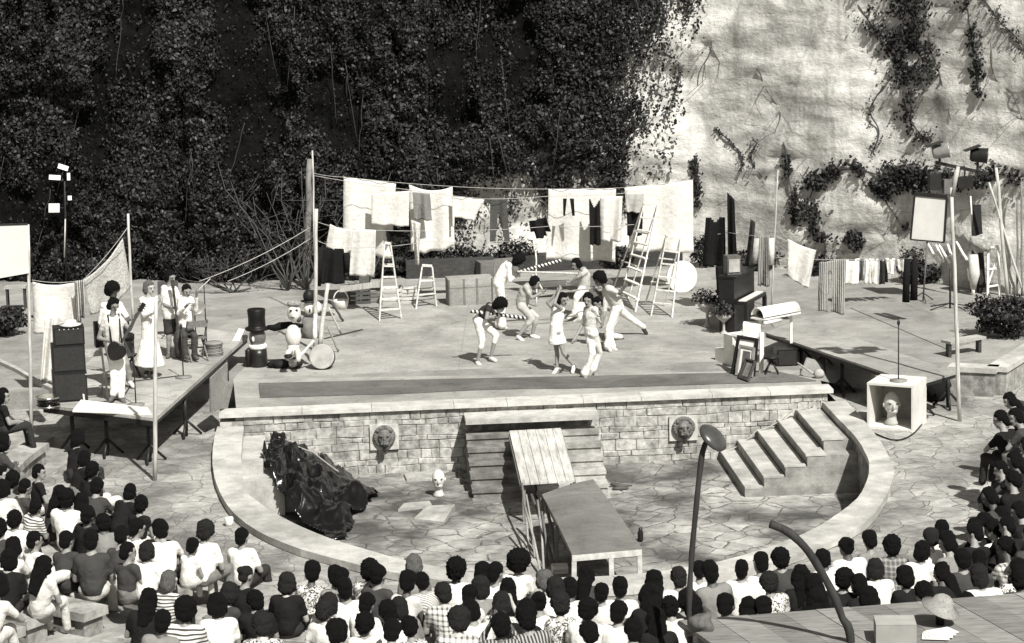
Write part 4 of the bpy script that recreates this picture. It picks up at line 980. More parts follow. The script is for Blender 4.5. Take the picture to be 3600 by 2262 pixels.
performer('dancing person in loose pale blouse and trousers, lowest and nearest the stage edge', Z4(1310, 1310)[:2],
  dict(head=Z4(1285, 560, 0), shL=Z4(1265, 660, .1), shR=Z4(1360, 660, -.1), pelv=Z4(1310, 860, 0), hpL=Z4(1295, 890, .06), hpR=Z4(1340, 890, -.06), knL=Z4(1330, 1085, -.15), knR=Z4(1395, 1075, .1), anL=Z4(1255, 1280, -.1), anR=Z4(1330, 1240, .1), toL=Z4(1265, 1345, -.25), toR=Z4(1300, 1295, 0), elL=Z4(1235, 800, .12), elR=Z4(1415, 790, -.15), haL=Z4(1155, 945, -.05), haR=Z4(1420, 680, -.2)), 'c', 'm', cloth_mat(.6, 'speckle'), cloth_mat(.74), face=(-.35, -.85, -.2), hup=(.1, 0, 1), leg='flare', sleeve=.9, shoe=.25, female=True, b=.93)
performer('person in white trousers lunging left with one leg kicked out behind', Z4(1560, 945)[:2],
  dict(head=Z4(1385, 590, -.1), shL=Z4(1440, 565, .15), shR=Z4(1455, 600, -.15), pelv=Z4(1560, 640, 0), hpL=Z4(1580, 650, .1), hpR=Z4(1545, 680, -.1), knL=Z4(1700, 745, .25), knR=Z4(1475, 905, -.25), anL=Z4(1820, 835, .35), anR=Z4(1600, 930, -.05), toL=Z4(1850, 890, .35), toR=Z4(1638, 965, -.05), elL=Z4(1390, 660, .2), elR=Z4(1440, 720, -.25), haL=Z4(1330, 680, .1), haR=Z4(1420, 800, -.25)), 's', 'm', cloth_mat(.5, 'speckle'), W_, face=(-.85, -.3, -.5), hup=(-.7, 0, .7), leg='long', sleeve=.6, shoe=.04)
performer('person with bushy dark hair in pale clothes standing behind the lunging dancer', Z4(1490, 1060)[:2],
  dict(head=Z4(1395, 370, .05), shL=Z4(1455, 440, .2), shR=Z4(1485, 460, -.14), pelv=Z4(1570, 620, .1), hpL=Z4(1575, 650, .18), hpR=Z4(1560, 655, 0), knL=Z4(1500, 850, .15), knR=Z4(1480, 860, -.05), anL=Z4(1510, 1025, .15), anR=Z4(1480, 1015, -.05), toL=Z4(1555, 1050, .05), toR=Z4(1500, 1055, -.15), elL=Z4(1420, 540, .3), elR=Z4(1590, 500, -.2), haL=Z4(1350, 460, .1), haR=Z4(1640, 440, -.2)), 'A', 'd', cloth_mat(.52), W_, face=(-.8, -.4, -.3), hup=(-.3, 0, 1), leg='flare', sleeve=.8, shoe=.5)
performer('person in pale clothes crouching between the white dress and the lunging dancer', Z4(1185, 760)[:2],
  dict(head=Z4(1350, 640, -.25), shL=Z4(1300, 650, .1), shR=Z4(1320, 690, -.2), pelv=Z4(1215, 640, 0), hpL=Z4(1215, 660, .1), hpR=Z4(1205, 665, -.1), knL=Z4(1260, 740, .0), knR=Z4(1225, 745, -.3), anL=Z4(1200, 800, .1), anR=Z4(1160, 790, -.15), elL=Z4(1350, 740, .1), elR=Z4(1345, 760, -.25), haL=Z4(1390, 690, .0), haR=Z4(1400, 720, -.2)), 'c', 'm', cloth_mat(.5), W_, face=(.7, -.4, -.7), hup=(.7, 0, .6), leg='long', sleeve=.6, shoe=.6)
# the band on the raised platform
ZB = .55
performer('guitar player in cream top and white trousers at the front of the raised platform', Z5(385, 1310)[:2],
  dict(head=Z5(348, 515, -.05), shL=Z5(275, 640, -.02), shR=Z5(400, 630, .0), pelv=Z5(365, 895, 0), hpL=Z5(345, 925, 0), hpR=Z5(400, 925, .04), knL=Z5(350, 1090, -.08), knR=Z5(415, 1090, 0), anL=Z5(345, 1260, -.05), anR=Z5(412, 1275, 0), toL=Z5(320, 1300, -.2), toR=Z5(440, 1330, -.15), elL=Z5(225, 790, .02), elR=Z5(480, 720, -.05), haL=Z5(395, 830, -.22), haR=Z5(535, 600, -.2)), 'm', 'm', CR, W_, face=(.6, -.7, -.5), hup=(.1, -.1, 1), leg='long', sleeve=.5, shoe=.1, z=ZB)
performer('person with huge round afro in white shirt half hidden behind the guitar player', Z5(480, 1180)[:2],
  dict(head=Z5(342, 405, 0), shL=Z5(262, 530, -.02), shR=Z5(400, 520, .02), pelv=Z5(330, 800, 0), hpL=Z5(310, 830, 0), hpR=Z5(370, 830, 0), knL=Z5(340, 1000, -.2), knR=Z5(450, 1000, -.25), anL=Z5(350, 1140, 0), anR=Z5(475, 1140, -.15), toL=Z5(370, 1185, -.15), toR=Z5(510, 1185, -.3), elL=Z5(235, 700, 0), elR=Z5(470, 640, -.1), haL=Z5(300, 740, -.2), haR=Z5(420, 660, -.25)), 'A', 'd', W_, GR, face=(.7, -.6, -.3), sleeve=.8, shoe=.7, z=ZB)
performer('singer in long white gown with light hair on the raised platform', Z5(650, 1110)[:2],
  dict(head=Z5(638, 375, 0), shL=Z5(580, 480, .02), shR=Z5(680, 490, -.02), pelv=Z5(640, 730, 0), hpL=Z5(620, 770, 0), hpR=Z5(665, 770, 0), knL=Z5(620, 930, 0), knR=Z5(670, 930, 0), anL=Z5(620, 1060, 0), anR=Z5(665, 1065, 0), toL=Z5(610, 1100, -.15), toR=Z5(670, 1105, -.15), elL=Z5(600, 620, -.12), elR=Z5(700, 570, -.1), haL=Z5(660, 590, -.25), haR=Z5(735, 490, -.15)), 'm', 'l', W_, None, face=(.7, -.6, -.1), dress=Z5(640, 1010, 0), sleeve=.8, shoe=.05, female=True, b=1.0, hmat='g', z=ZB, hem=.3)
performer('dark haired musician in white shirt and dark shorts at the platform back', Z5(850, 945)[:2],
  dict(head=Z5(812, 290, 0), shL=Z5(755, 385, .02), shR=Z5(850, 395, -.02), pelv=Z5(810, 620, 0), hpL=Z5(795, 650, 0), hpR=Z5(845, 650, 0), knL=Z5(800, 790, -.05), knR=Z5(860, 780, -.05), anL=Z5(800, 920, 0), anR=Z5(865, 915, 0), toL=Z5(790, 945, -.15), toR=Z5(885, 940, -.15), elL=Z5(770, 520, -.1), elR=Z5(900, 500, -.1), haL=Z5(850, 545, -.25), haR=Z5(930, 430, -.2)), 'c', 'm', W_, cloth_mat(.04), face=(.7, -.6, -.2), leg='short', sleeve=.8, shoe=.1, z=ZB)
performer('fiddler with short dark hair in white shirt seated behind the music stand', Z5(960, 960)[:2],
  dict(head=Z5(945, 400, .1), shL=Z5(905, 470, .1), shR=Z5(985, 480, .1), pelv=Z5(935, 720, .1), hpL=Z5(915, 730, .1), hpR=Z5(965, 730, .1), knL=Z5(925, 770, -.35), knR=Z5(1010, 775, -.3), anL=Z5(935, 930, -.3), anR=Z5(1010, 935, -.25), elL=Z5(880, 590, -.05), elR=Z5(1020, 570, -.1), haL=Z5(950, 520, -.25), haR=Z5(1030, 410, -.3)), 's', 'm', W_, cloth_mat(.06), face=(.4, -.8, -.3), sleeve=1.7, shoe=.08, z=ZB, hs=.95)

# ================================================================= OBJECTS
WH, WHR = M(.74, .6, .12, name='white_paint'), wood(.42, 'pale_wood', 3, (14, 14, 1.2))
BLK, IRON = M(.012, .55, .3, name='black_paint'), M(.02, .45, .3, name='dark_iron')
POLE = wood(.5, 'peeled_pole', 3, (10, 10, .8)); DKW = wood(.05, 'dark_wood', 3, (3, 8, 8))
def pole(label, p, q, r=.03, mat=None, name='wooden_pole', cat='pole', taper=.8, group=None, bend=.02):
    p, q = V(p), V(q); pts = [p.lerp(q, i/6)+V((bend*noise.noise(V((i*.9, p.x, q.z))), 0, 0)) for i in range(7)]
    return tag(MB().tube(pts, [r*(1-(1-taper)*i/6) for i in range(7)], 9).build(name, mat or POLE, org=p), label, cat, group)
def vpole(label, bx, by, tx, ty, z=0, **k): p = G(bx, by, z); return pole(label, p, Y(tx, ty, p.y), **k)

# clothes lines and cloths
def cloth(name, label, cat, corners, y, mat, n=18, fold=.03, sag=.0, hang=0, group=None, cut=None, yy=None, seed=None):
    """corners TL, TR, BR, BL in photo pixels on the plane of the line"""
    yy = yy or (y, y, y, y); q = [Y(a, b, c) for (a, b), c in zip(corners, yy)]; sd = seed if seed is not None else random.random()*50
    vs = []; fs = []; idx = {}; m = n
    for j in range(m+1):
        for i in range(n+1):
            u, v = i/n, j/m; p = q[0].lerp(q[1], u).lerp(q[3].lerp(q[2], u), v)
            f = 1.35*fold*(.3+.7*v)*(math.sin(u*9+sd)+.7*math.sin(u*17+sd*2+v*2)+.8*noise.noise(V((u*3, v*2, sd))))
            p = p+V((.25*f, -f, -sag*math.sin(math.pi*u)*(1-.3*v)+.012*math.sin(u*14+sd)*v)); idx[i, j] = len(vs); vs.append(p)
    for j in range(m):
        for i in range(n):
            if cut and cut((i+.5)/n, (j+.5)/m): continue
            fs.append((idx[i, j], idx[i, j+1], idx[i+1, j+1], idx[i+1, j]))
    o = len(vs); vs += [p+V((0, .006, 0)) for p in vs]; edges = {}
    for f in list(fs):
        for a, b in zip(f, f[1:]+f[:1]): edges[(a, b)] = 1
    rim = [(a, b) for (a, b) in edges if (b, a) not in edges]; fs += [tuple(o+k for k in f[::-1]) for f in fs]+[(b, a, a+o, b+o) for a, b in rim]
    used = sorted({k for f in fs for k in f}); mp = {k: i for i, k in enumerate(used)}
    ob = MB().add([vs[k] for k in used], [tuple(mp[k] for k in f) for f in fs], True).build(name, mat, org=q[0].lerp(q[1], .5)); return tag(ob, label, cat, group)
GW = 'washing hung on the lines'
SHEET, OFFW, GREY, BLKC, DRK = cloth_mat(.78, None, 'white_cotton', .18), cloth_mat(.72, None, 'white_cotton', .15), cloth_mat(.2), cloth_mat(.010), cloth_mat(.035)
Z2 = lambda L: [(1000+x/1.681, 500+y/1.681) for x, y in L]
Z3 = lambda L: [(1550+x/1.681, 550+y/1.681) for x, y in L]
ZR4 = lambda L: [(2300+x/1.441, 450+y/1.441) for x, y in L]
def neck(w=.3, d=.12, a=.5): return lambda u, v: abs(u-a) < w/2*(1-v/d) if v < d else False
cloth('bed_sheet', 'tall white bed sheet at the left end of the high line', 'sheet', Z2([(352, 208), (658, 243), (630, 690), (345, 640)]), 11.5, SHEET, fold=.05, group=GW)
cloth('pillow_case', 'square white pillowcase overlapping the tall left sheet', 'pillowcase', Z2([(515, 306), (740, 288), (735, 500), (512, 486)]), 11.1, OFFW, fold=.02, group=GW)
cloth('white_shirt', 'small white garment beside the tall pole above the black jacket', 'garment', Z2([(270, 485), (400, 515), (395, 672), (250, 618)]), 10.9, SHEET, fold=.03, group=GW, sag=.04)
cloth('bath_towel', 'off white towel hanging lowest over the black jacket side', 'towel', Z2([(400, 513), (541, 520), (531, 797), (385, 788)]), 10.4, cloth_mat(.66, None, 'towel', .1), fold=.025, group=GW)
cloth('bed_sheet', 'white sheet with dipping top edge, middle of the left line', 'sheet', Z2([(735, 250), (994, 262), (1002, 612), (745, 645)]), 11.4, SHEET, fold=.05, sag=.12, group=GW)
cloth('tee_shirt', 'white T-shirt hanging sideways at the right of left washing', 'T-shirt', Z2([(988, 322), (1192, 338), (1105, 600), (992, 560)]), 11.2, SHEET, n=24, fold=.03, group=GW, cut=lambda u, v: (v > .52 and .1 < u < .8) or (u > .97-.3*v) or (v > .75 and u <= .1))
cloth('short_skirt', 'small grey skirt pinned over the dipping white sheet', 'skirt', Z2([(755, 295), (860, 305), (874, 466), (765, 456)]), 11.0, GREY, fold=.03, group=GW)
cloth('knotted_scarf', 'pale speckled scarf dangling to a point below left sheets', 'scarf', Z2([(748, 460), (806, 480), (795, 725), (780, 725)]), 10.9, cloth_mat(.6, 'speckle'), fold=.05, group=GW)
cloth('dark_vest', 'small black vest hanging behind the left ladder', 'vest', Z2([(600, 522), (698, 525), (692, 592), (605, 590)]), 11.3, BLKC, group=GW, cut=neck())
jk = cloth('black_jacket', 'black jacket with sleeves hanging beside the tall pole', 'jacket', Z2([(200, 622), (352, 632), (362, 838), (198, 836)]), 9.6, BLKC, fold=.05, group=GW, cut=neck(.3, .1))
for c in ([(345, 640), (392, 672), (386, 778), (352, 760)], [(205, 625), (222, 625), (210, 850), (192, 850)]):
    q = [Y(a, b, 9.55) for a, b in Z2(c)]; m = MB(); m.tube([q[0].lerp(q[1], .5), q[3].lerp(q[2], .5)], [.07, .06], 10); m.build('sleeve', BLKC, jk, None)
cloth('grey_trousers', 'dark grey trousers hanging alone with legs apart', 'trousers', Z2([(1215, 328), (1312, 332), (1332, 592), (1212, 592)]), 11.4, cloth_mat(.07), n=24, fold=.02, group=GW, cut=lambda u, v: v > .36 and abs(u-.5) < .2*(v-.3)/.7+.02)
cloth('dark_blouse', 'crumpled black blouse hanging left of the middle white sheet', 'blouse', Z3([(520, 385), (620, 362), (650, 470), (545, 492)]), 11.6, BLKC, fold=.06, group=GW, cut=lambda u, v: (u < .15 and v > .6) or (u > .85 and v > .7))
cloth('bed_sheet', 'broad white sheet with black garments before it, mid stage', 'sheet', Z3([(635, 195), (1036, 189), (1026, 622), (624, 614)]), 12.0, SHEET, fold=.06, group=GW)
cloth('bed_sheet', 'largest white sheet at the right end behind the tall ladder', 'sheet', Z3([(1083, 186), (1491, 140), (1491, 571), (1110, 560)]), 12.0, SHEET, fold=.05, group=GW)
cloth('table_cloth', 'creased off white cloth beside the long black dress', 'tablecloth', Z3([(942, 240), (1072, 235), (1060, 506), (945, 500)]), 11.6, OFFW, fold=.04, group=GW)
cloth('long_dress', 'narrow sleeveless black dress hung on the broad sheet', 'dress', Z3([(874, 252), (940, 262), (944, 526), (877, 524)]), 11.5, BLKC, n=24, fold=.025, group=GW, cut=lambda u, v: v < .16 and abs(u-.5) < .36*(1-v/.2))
for a, b in (((722, 250), (744, 250)), ((762, 250), (786, 250))):
    l = a[0] == 722
    cloth('black_stocking', 'short black stocking on the broad sheet, %s of the pair' % ('nearer the tall pole' if l else 'nearer the black dress'), 'stocking', Z3([a, b, (734 if l else 790, 352), (724 if l else 778, 352)]), 11.5, BLKC, n=8, fold=.01, group=GW)
cloth('hand_towel', 'beige hand towel above the black shorts by tall ladder', 'towel', Z3([(1095, 222), (1201, 218), (1192, 335), (1094, 330)]), 11.6, cloth_mat(.42), group=GW)
cloth('black_shorts', 'black shorts hanging under the beige towel', 'shorts', Z3([(1098, 326), (1195, 322), (1192, 470), (1100, 470)]), 11.7, BLKC, group=GW, n=20, cut=lambda u, v: v > .7 and abs(u-.5) < .06)
cloth('black_dress', 'wide black dress hanging right of the largest sheet', 'dress', ZR4([(265, 455), (356, 452), (360, 706), (248, 700)]), 9.0, BLKC, n=22, fold=.05, group=GW, cut=neck(.6, .09))
cloth('dark_coat', 'tall pointed black coat hung on a pole end', 'coat', ZR4([(370, 325), (408, 365), (428, 700), (370, 700)]), 8.8, BLKC, fold=.05, group=GW)
cloth('black_trousers', 'black trousers hanging under the wide black dress', 'trousers', ZR4([(312, 700), (378, 700), (372, 850), (318, 850)]), 8.6, BLKC, fold=.03, group=GW, n=16, cut=lambda u, v: v > .3 and abs(u-.5) < .07)
cloth('dark_stole', 'narrow dark garment between black coat and striped robe', 'garment', ZR4([(488, 462), (514, 478), (502, 706), (463, 700)]), 8.2, DRK, fold=.04, group=GW)
rb = cloth('striped_robe', 'long grey robe with dark vertical stripes and white sleeve', 'robe', ZR4([(522, 545), (592, 545), (584, 806), (520, 800)]), 7.4, cloth_mat(.3, 'vstripe'), fold=.04, group=GW)
for c, mt in (([(575, 548), (612, 570), (606, 700), (580, 690)], cloth_mat(.66)), ([(510, 560), (530, 560), (512, 690), (500, 680)], cloth_mat(.4))):
    q = [Y(a, b, 7.35) for a, b in ZR4(c)]; MB().tube([q[0].lerp(q[1], .5), q[3].lerp(q[2], .5)], [.06, .07], 10).build('sleeve', mt, rb)
cloth('white_cloth', 'white cloth hung by one corner at the yard', 'cloth', ZR4([(676, 562), (822, 620), (780, 815), (668, 745)]), 7.0, cloth_mat(.7, None, 'white_cotton', .15), fold=.05, sag=.03, group=GW)
cloth('wide_trousers', 'wide pale striped trousers hanging over the right deck', 'trousers', ZR4([(840, 682), (970, 662), (962, 945), (830, 925)]), 5.2, cloth_mat(.4, 'vstripe'), n=28, fold=.04, group=GW, cut=lambda u, v: v > .2 and abs(u-.42) < .03+.08*v)
for i, (c, mt, lab, ct) in enumerate((([(962, 668), (1040, 662), (1042, 790), (944, 800)], cloth_mat(.72), 'white wide blouse, first small garment on the low yard line', 'blouse'), ([(1040, 664), (1066, 664), (1064, 770), (1040, 775)], cloth_mat(.12), 'grey little garment between white blouse and next shirts', 'garment'), ([(1070, 664), (1100, 662), (1098, 790), (1062, 790)], cloth_mat(.74), 'slim white shirt, second white on low yard line', 'shirt'), ([(1104, 664), (1136, 664), (1132, 796), (1100, 790)], cloth_mat(.72), 'slim white shirt just left of the dark shirt', 'shirt'), ([(1142, 668), (1176, 664), (1180, 780), (1146, 796)], cloth_mat(.03), 'small dark shirt on the low yard line', 'shirt'), ([(1172, 660), (1222, 662), (1220, 745), (1178, 740)], cloth_mat(.74), 'short white garment right of the small dark shirt', 'garment'), ([(1228, 664), (1272, 668), (1268, 730), (1234, 724)], cloth_mat(.5), 'pale little cloth at the end of low yard line', 'cloth'))):
    cloth('small_garment', lab, ct, ZR4(c), 9.2, mt, n=12, fold=.035, group=GW, cut=(lambda u, v: v < .1 and abs(u-.5) < .2) if i != 1 else None)
for x0, x1, yb, lab in ((1265, 1291, 882, 'black trouser leg hanging nearer the small shirts'), (1308, 1327, 872, 'black trouser leg hanging nearer the framed panel')):
    q = [Y(a, b, 6.8) for a, b in ZR4([((x0+x1)/2+4, 665), ((x0+x1)/2, 760), ((x0+x1)/2-3, yb)])]; m = MB(); m.tube([q[0], q[1], q[2]], [.07, .075, .085], 10)
    tag(m.build('black_trouser_leg', BLKC, org=q[0]), lab, 'trousers', GW)
def line(label, pts, r=.006, mat=None, sag=.1, name='washing_line', cat='line', group='lines strung across the stage'):
    out = []
    for a, b in zip(pts, pts[1:]):
        for i in range(12): u = i/12; out.append(a.lerp(b, u)-V((0, 0, sag*4*u*(1-u))))
    out.append(pts[-1]); return tag(MB().tube(out, r, 5).build(name, mat or M(.45, .8, name='cord'), org=pts[0]), label, cat, group)
L0 = Y(1104, 610, 10.9)
line('high washing line from tall pole to the right sheet', [L0, Y(1209, 623, 11.5), Y(1589, 656, 11.4), Y(1928, 665, 12), Y(2195, 660, 12), Y(2440, 630, 12)], sag=.02)
line('second washing line sloping from the pole behind pillowcase', [Y(1104, 618, 10.9), Y(1440, 668, 11.1), Y(1708, 700, 11.2), Y(1930, 690, 11.6), Y(2200, 680, 11.6)], sag=.02)
line('middle washing line from the short pole over mid stage', [Y(1112, 780, 10.2), Y(1238, 806, 10.4), Y(1600, 810, 10.9), Y(1940, 795, 11.3), Y(2230, 790, 11.5)], sag=.03)
line('low washing line carrying black jacket across the stage', [Y(1112, 845, 9.5), Y(1220, 872, 9.6), Y(1500, 850, 9.9), Y(1930, 840, 10.2)], sag=.04)
line('washing line through black dress and robe on the right', [Y(2440, 825, 9.4), Y(2560, 818, 8.9), Y(2728, 830, 7.4), Y(2870, 882, 7.0)], sag=.03)
line('low yard line carrying the small shirts', [Y(2727, 905, 7.6), Y(2960, 912, 9.2), Y(3190, 910, 9.2), Y(3345, 900, 7.0)], sag=.03)
# poles of the left of the stage
vpole('tall thin pole carrying the washing lines left of stage', 1112, 1120, 1100, 530, r=.03, taper=.6)
vpole('shorter stout pole standing before the tall line pole', 1108, 1235, 1112, 735, r=.045, taper=.85)
vpole('rough barked tree post behind the line poles', 1075, 1010, 1092, 560, r=.09, mat=wood(.2, 'bark', 3, (6, 6, 1)), name='tree_post', cat='post', bend=.08)
vpole('thin pale pole beyond the right washing', 2712, 1085, 2735, 600, r=.02)
vpole('pole standing behind the raised platform left of singer', 468, 1130, 449, 752, z=.0, r=.035)
vpole('pole nailed to the platform front corner', 545, 1690, 548, 1040, z=ZV, r=.04)
vpole('pole holding the white board at far left', 110, 1535, 99, 790, z=ZV, r=.036)
vpole('slim pole carrying the tall floodlights on the right', 3375, 1482, 3346, 660, z=ZV, r=.04, taper=.8)
vpole('long pole leaning on the rock, right of white sawhorse', 3542, 1042, 3503, 590, r=.045)
vpole('slanting pole crossing the long pole at the rock', 3600, 1040, 3478, 642, r=.03)
vpole('white stick standing by the rock below floodlights', 3430, 1015, 3412, 690, r=.022, mat=WH)
vpole('thin staff standing behind the dancers with white base', 1886, 1080, 1884, 880, r=.022, mat=WH)
for i, (a, b, c, d) in enumerate(((3575, 1000, 3592, 640), (3560, 990, 3578, 700))):
    p = G(a, 1030); p = V((p.x, cl_base(p.x)-.4, 0)); pole('brown rod propped on the rock at far right, %s one' % ('taller' if i == 0 else 'shorter'), p, Y(c, d, p.y+.25), r=.025, mat=wood(.2))
# ladders
def ladder(label, fl, fr, tl, tr, rungs, back=None, w=.055, z=0, mat=None, depth=.9):
    a, b = G(*fl, z), G(*fr, z); yt = a.y+.35; c, d = Y(tl[0], tl[1], yt), Y(tr[0], tr[1], yt); t = thing('step_ladder', label, 'ladder', a.lerp(b, .5)); mt = mat or wood(.62, 'ladder_wood', 3, (8, 8, 1.5))
    for p, q in ((a, c), (b, d)): MB().beam(p, q, w*.55, w*1.3, V((0, 1, 0))).build('side_rail', mt, t)
    for i in range(1, rungs+1):
        u = i/(rungs+1); p, q = a.lerp(c, u), b.lerp(d, u); MB().beam(p, q, .10, .026).build('tread', mt, t)
    m = MB(); m.beam(c+V((0, .06, .02)), d+V((0, .06, .02)), .2, .03); m.build('top_board', mt, t)
    for p, q in ((a, c), (b, d)): MB().beam(q+V((0, .1, -.03)), V((p.x+(q.x-p.x)*.1, p.y+.4+depth, z)), w*.5, w*.8, V((0, 1, 0))).build('back_leg', mt, t)
    for u in (.35, .7): MB().beam((a+V((0, .4+depth, 0))).lerp(c, u), (b+V((0, .4+depth, 0))).lerp(d, u), .03, .03).build('back_bar', mt, t)
    return t
ladder('tallest wooden stepladder in front of the largest sheet', (2178, 1068), (2232, 1100), (2262, 722), (2311, 724), 7, depth=1.5)
ladder('lower wooden stepladder right of the tallest one', (2288, 1112), (2362, 1118), (2342, 835), (2392, 842), 5, depth=1.0)
ladder('wooden stepladder standing below the left washing', (1334, 1130), (1412, 1122), (1352, 858), (1374, 862), 6, depth=1.0)
ladder('short trestle steps right of the left stepladder', (1462, 1088), (1535, 1078), (1484, 938), (1520, 940), 2, depth=.7)
# trunk, bench and boxes behind the dancers
def trunk(label, fl, fr, h, d, v=.36, name='travel_trunk'):
    a, b = G(*fl), G(*fr); a.z = b.z = 0; x = (b-a).normalized(); n = V((-x.y, x.x, 0))*d; t = thing(name, label, 'trunk', a.lerp(b, .5))
    MB().hexa([a, b, b+n, a+n], [p+V((0, 0, h*.76)) for p in (a, b, b+n, a+n)]).build('body', boards(v, 'trunk_canvas'), t); e = V((0, 0, h*.765)); MB().hexa([p+e for p in (a, b, b+n, a+n)], [p+V((0, 0, h)) for p in (a, b, b+n, a+n)]).build('lid', boards(v*1.1, 'trunk_lid'), t)
    for u in (.33, .62): 
        p, q = a.lerp(b, u), a.lerp(b, u+.045); k = -n.normalized()*.012; MB().hexa([p+k, q+k, q, p], [w+V((0, 0, h*1.0)) for w in (p+k, q+k, q, p)]).build('strap', M(.16, .7, name='leather'), t)
    for u in (.02, .98): m = MB(); p = a.lerp(b, u); m.box(p-n.normalized()*.008+V((0, 0, h*.5)), (.03, .02, h*.98), math.atan2(x.y, x.x)); m.build('corner_iron', M(.12, .5), t)
trunk('big pale travel trunk with two straps at mid stage left', (1578, 1078), (1735, 1070), .62, .55)
trunk('grey low chest beyond the leaning white shirted dancer', (1690, 985), (1830, 975), .42, .5, .2, 'low_chest')
p = G(1985, 1055); t = thing('low_bench', 'long low dark bench behind the dancers at mid stage', 'bench', p); a, b = G(1870, 1050), G(2150, 1035)
m = MB(); m.beam(a+V((0, 0, .32)), b+V((0, 0, .32)), .45, .06); m.build('seat', wood(.12), t)
for u in (.06, .94): q = a.lerp(b, u); MB().box(q+V((0, 0, .145)), (.06, .4, .29)).build('leg', wood(.1), t)
p = G(2050, 1062); t = thing('low_box', 'low dark box seat beneath the person holding poles', 'box', p); m = MB(); m.box(p+V((.15, .1, .3)), (.42, .36, .6)); m.build('body', wood(.14), t); MB().box(p+V((.15, .1, .615)), (.46, .4, .03)).build('lid', wood(.2), t)
a, b = G(1780, 962), G(2400, 935); o = MB()
o.beam(a+V((0, .3, .2)), b+V((0, .3, .2)), .5, .4); tag(o.build('dark_plank_stack', wood(.04, 'dark_wood', 3, (3, 8, 8)), org=a), 'long dark plank stack lying along the back of the stage', 'planks')
a, b = G(1430, 985), G(1740, 975); tag(MB().beam(a+V((0, .3, .22)), b+V((0, .3, .22)), .4, .44).build('dark_plank_stack', DKW, org=a), 'dark low plank stack behind the left stepladders', 'planks')
for i, (x, y, w, h, v, lab) in enumerate(((1265, 1072, .5, .42, .08, 'dark square crate left of the left stepladder'), (1380, 1075, .45, .4, .42, 'pale cluttered crate behind the left stepladder'), (1440, 1070, .35, .35, .5, 'white small crate between the two left ladders'), (1315, 1068, .4, .3, .16, 'grey low crate touching the left stepladder foot'))):
    p = G(x, y); t = thing('slatted_crate', lab, 'crate', p, 'crates behind the left ladders')
    for dx, dy in ((-1, -1), (1, -1), (-1, 1), (1, 1)): MB().box(p+V((dx*w*.47, .25+dy*.2, h/2)), (.05, .05, h)).build('corner_post', wood(v), t)
    for k in range(4):
        z = h*(.12+.25*k); m = MB(); m.box(p+V((0, .02, z)), (w, .02, h*.17)); m.box(p+V((0, .48, z)), (w, .02, h*.17)); m.box(p+V((-w/2, .25, z)), (.02, .44, h*.17)); m.box(p+V((w/2, .25, z)), (.02, .44, h*.17)); m.build('slat', wood(v*(1+.2*(k % 2))), t)
a, b = Y(1195, 1018, 6.5), Y(1330, 1000, 7.5); tag(MB().beam(a, b, .03, .12).build('pale_plank', WHR, org=a), 'pale plank resting across the crates at stage left', 'plank'); 
tag(MB().hexa([G(1265, 1062), G(1300, 1062), G(1300, 1050), G(1265, 1050)], [p+V((0, 0, .62)) for p in (G(1265, 1062), G(1300, 1062), G(1300, 1050), G(1265, 1050))]).build('low_plinth', wood(.13), org=G(1280, 1060)), 'narrow dark plinth under the pale plank', 'plinth')
# striped poles
def striped(label, p, q, r=.035, n=13):
    t = thing('striped_pole', label, 'pole', p, 'poles carried by the dancers'); p, q = V(p), V(q)
    MB().tube([p, q], r, 12).build('white_shaft', M(.75, .5, name='white_paint'), t); d = (q-p).normalized(); a = d.orthogonal().normalized(); b = d.cross(a); m = MB(); L = (q-p).length; vs = []; fs = []; k = 200
    for i in range(k+1):
        u = i/k
        for s in range(6): th = 2*math.pi*(u*n)+s/5*math.pi; c = p+d*(L*u); vs.append(c+(a*math.cos(th)+b*math.sin(th))*(r+.003))
    for i in range(k):
        for s in range(5): fs.append((i*6+s, i*6+s+1, (i+1)*6+s+1, (i+1)*6+s))
    m.add(vs, fs, True).build('black_spiral', M(.015, .5, name='black_paint'), t)
def Z4Y(x, y, yy): return Y(1600+x/2.751, 850+y/2.751, yy)
f1, f2, f5 = G(*Z4(440, 850)[:2]).y, G(*Z4(270, 1180)[:2]).y, G(*Z4(1140, 745)[:2]).y
striped('striped pole slanting up from the white shirted leaning dancer', Z4Y(590, 300, f1-.1), Z4Y(1030, 180, f1-.05))
striped('striped pole gripped low by the bending bare armed dancer', Z4Y(145, 672, f2-.15), Z4Y(690, 742, f2+.02))
pole('plain pale pole held level across mid stage', Z4Y(600, 290, f1-.15), Z4Y(1190, 310, f1+.1), r=.024, group='poles carried by the dancers')
pole('grey pole slanting through the middle of the dancers', Z4Y(760, 530, f5-1.2), Z4Y(1400, 440, f5-.9), r=.022, mat=wood(.28), group='poles carried by the dancers')
pole('short pole hanging at an angle from crouching dancer hands', Z4Y(745, 320, f5-.6), Z4Y(850, 465, f5-1.0), r=.024, group='poles carried by the dancers')
# disc
p = G(2400, 1030); m = MB(); mm = Matrix.Rotation(R(84), 3, 'X') @ Matrix.Rotation(R(14), 3, 'Y'); m.lathe(p+V((0, .1, .36)), [(.36, -.03), (.38, -.03), (.38, .03), (.36, .03)], 40, mm); o = m.build('round_table_top', M(.66, .6, .15, 3, name='white_paint'), org=p); tag(o, 'round white disc standing on edge behind the lower ladder', 'disc')
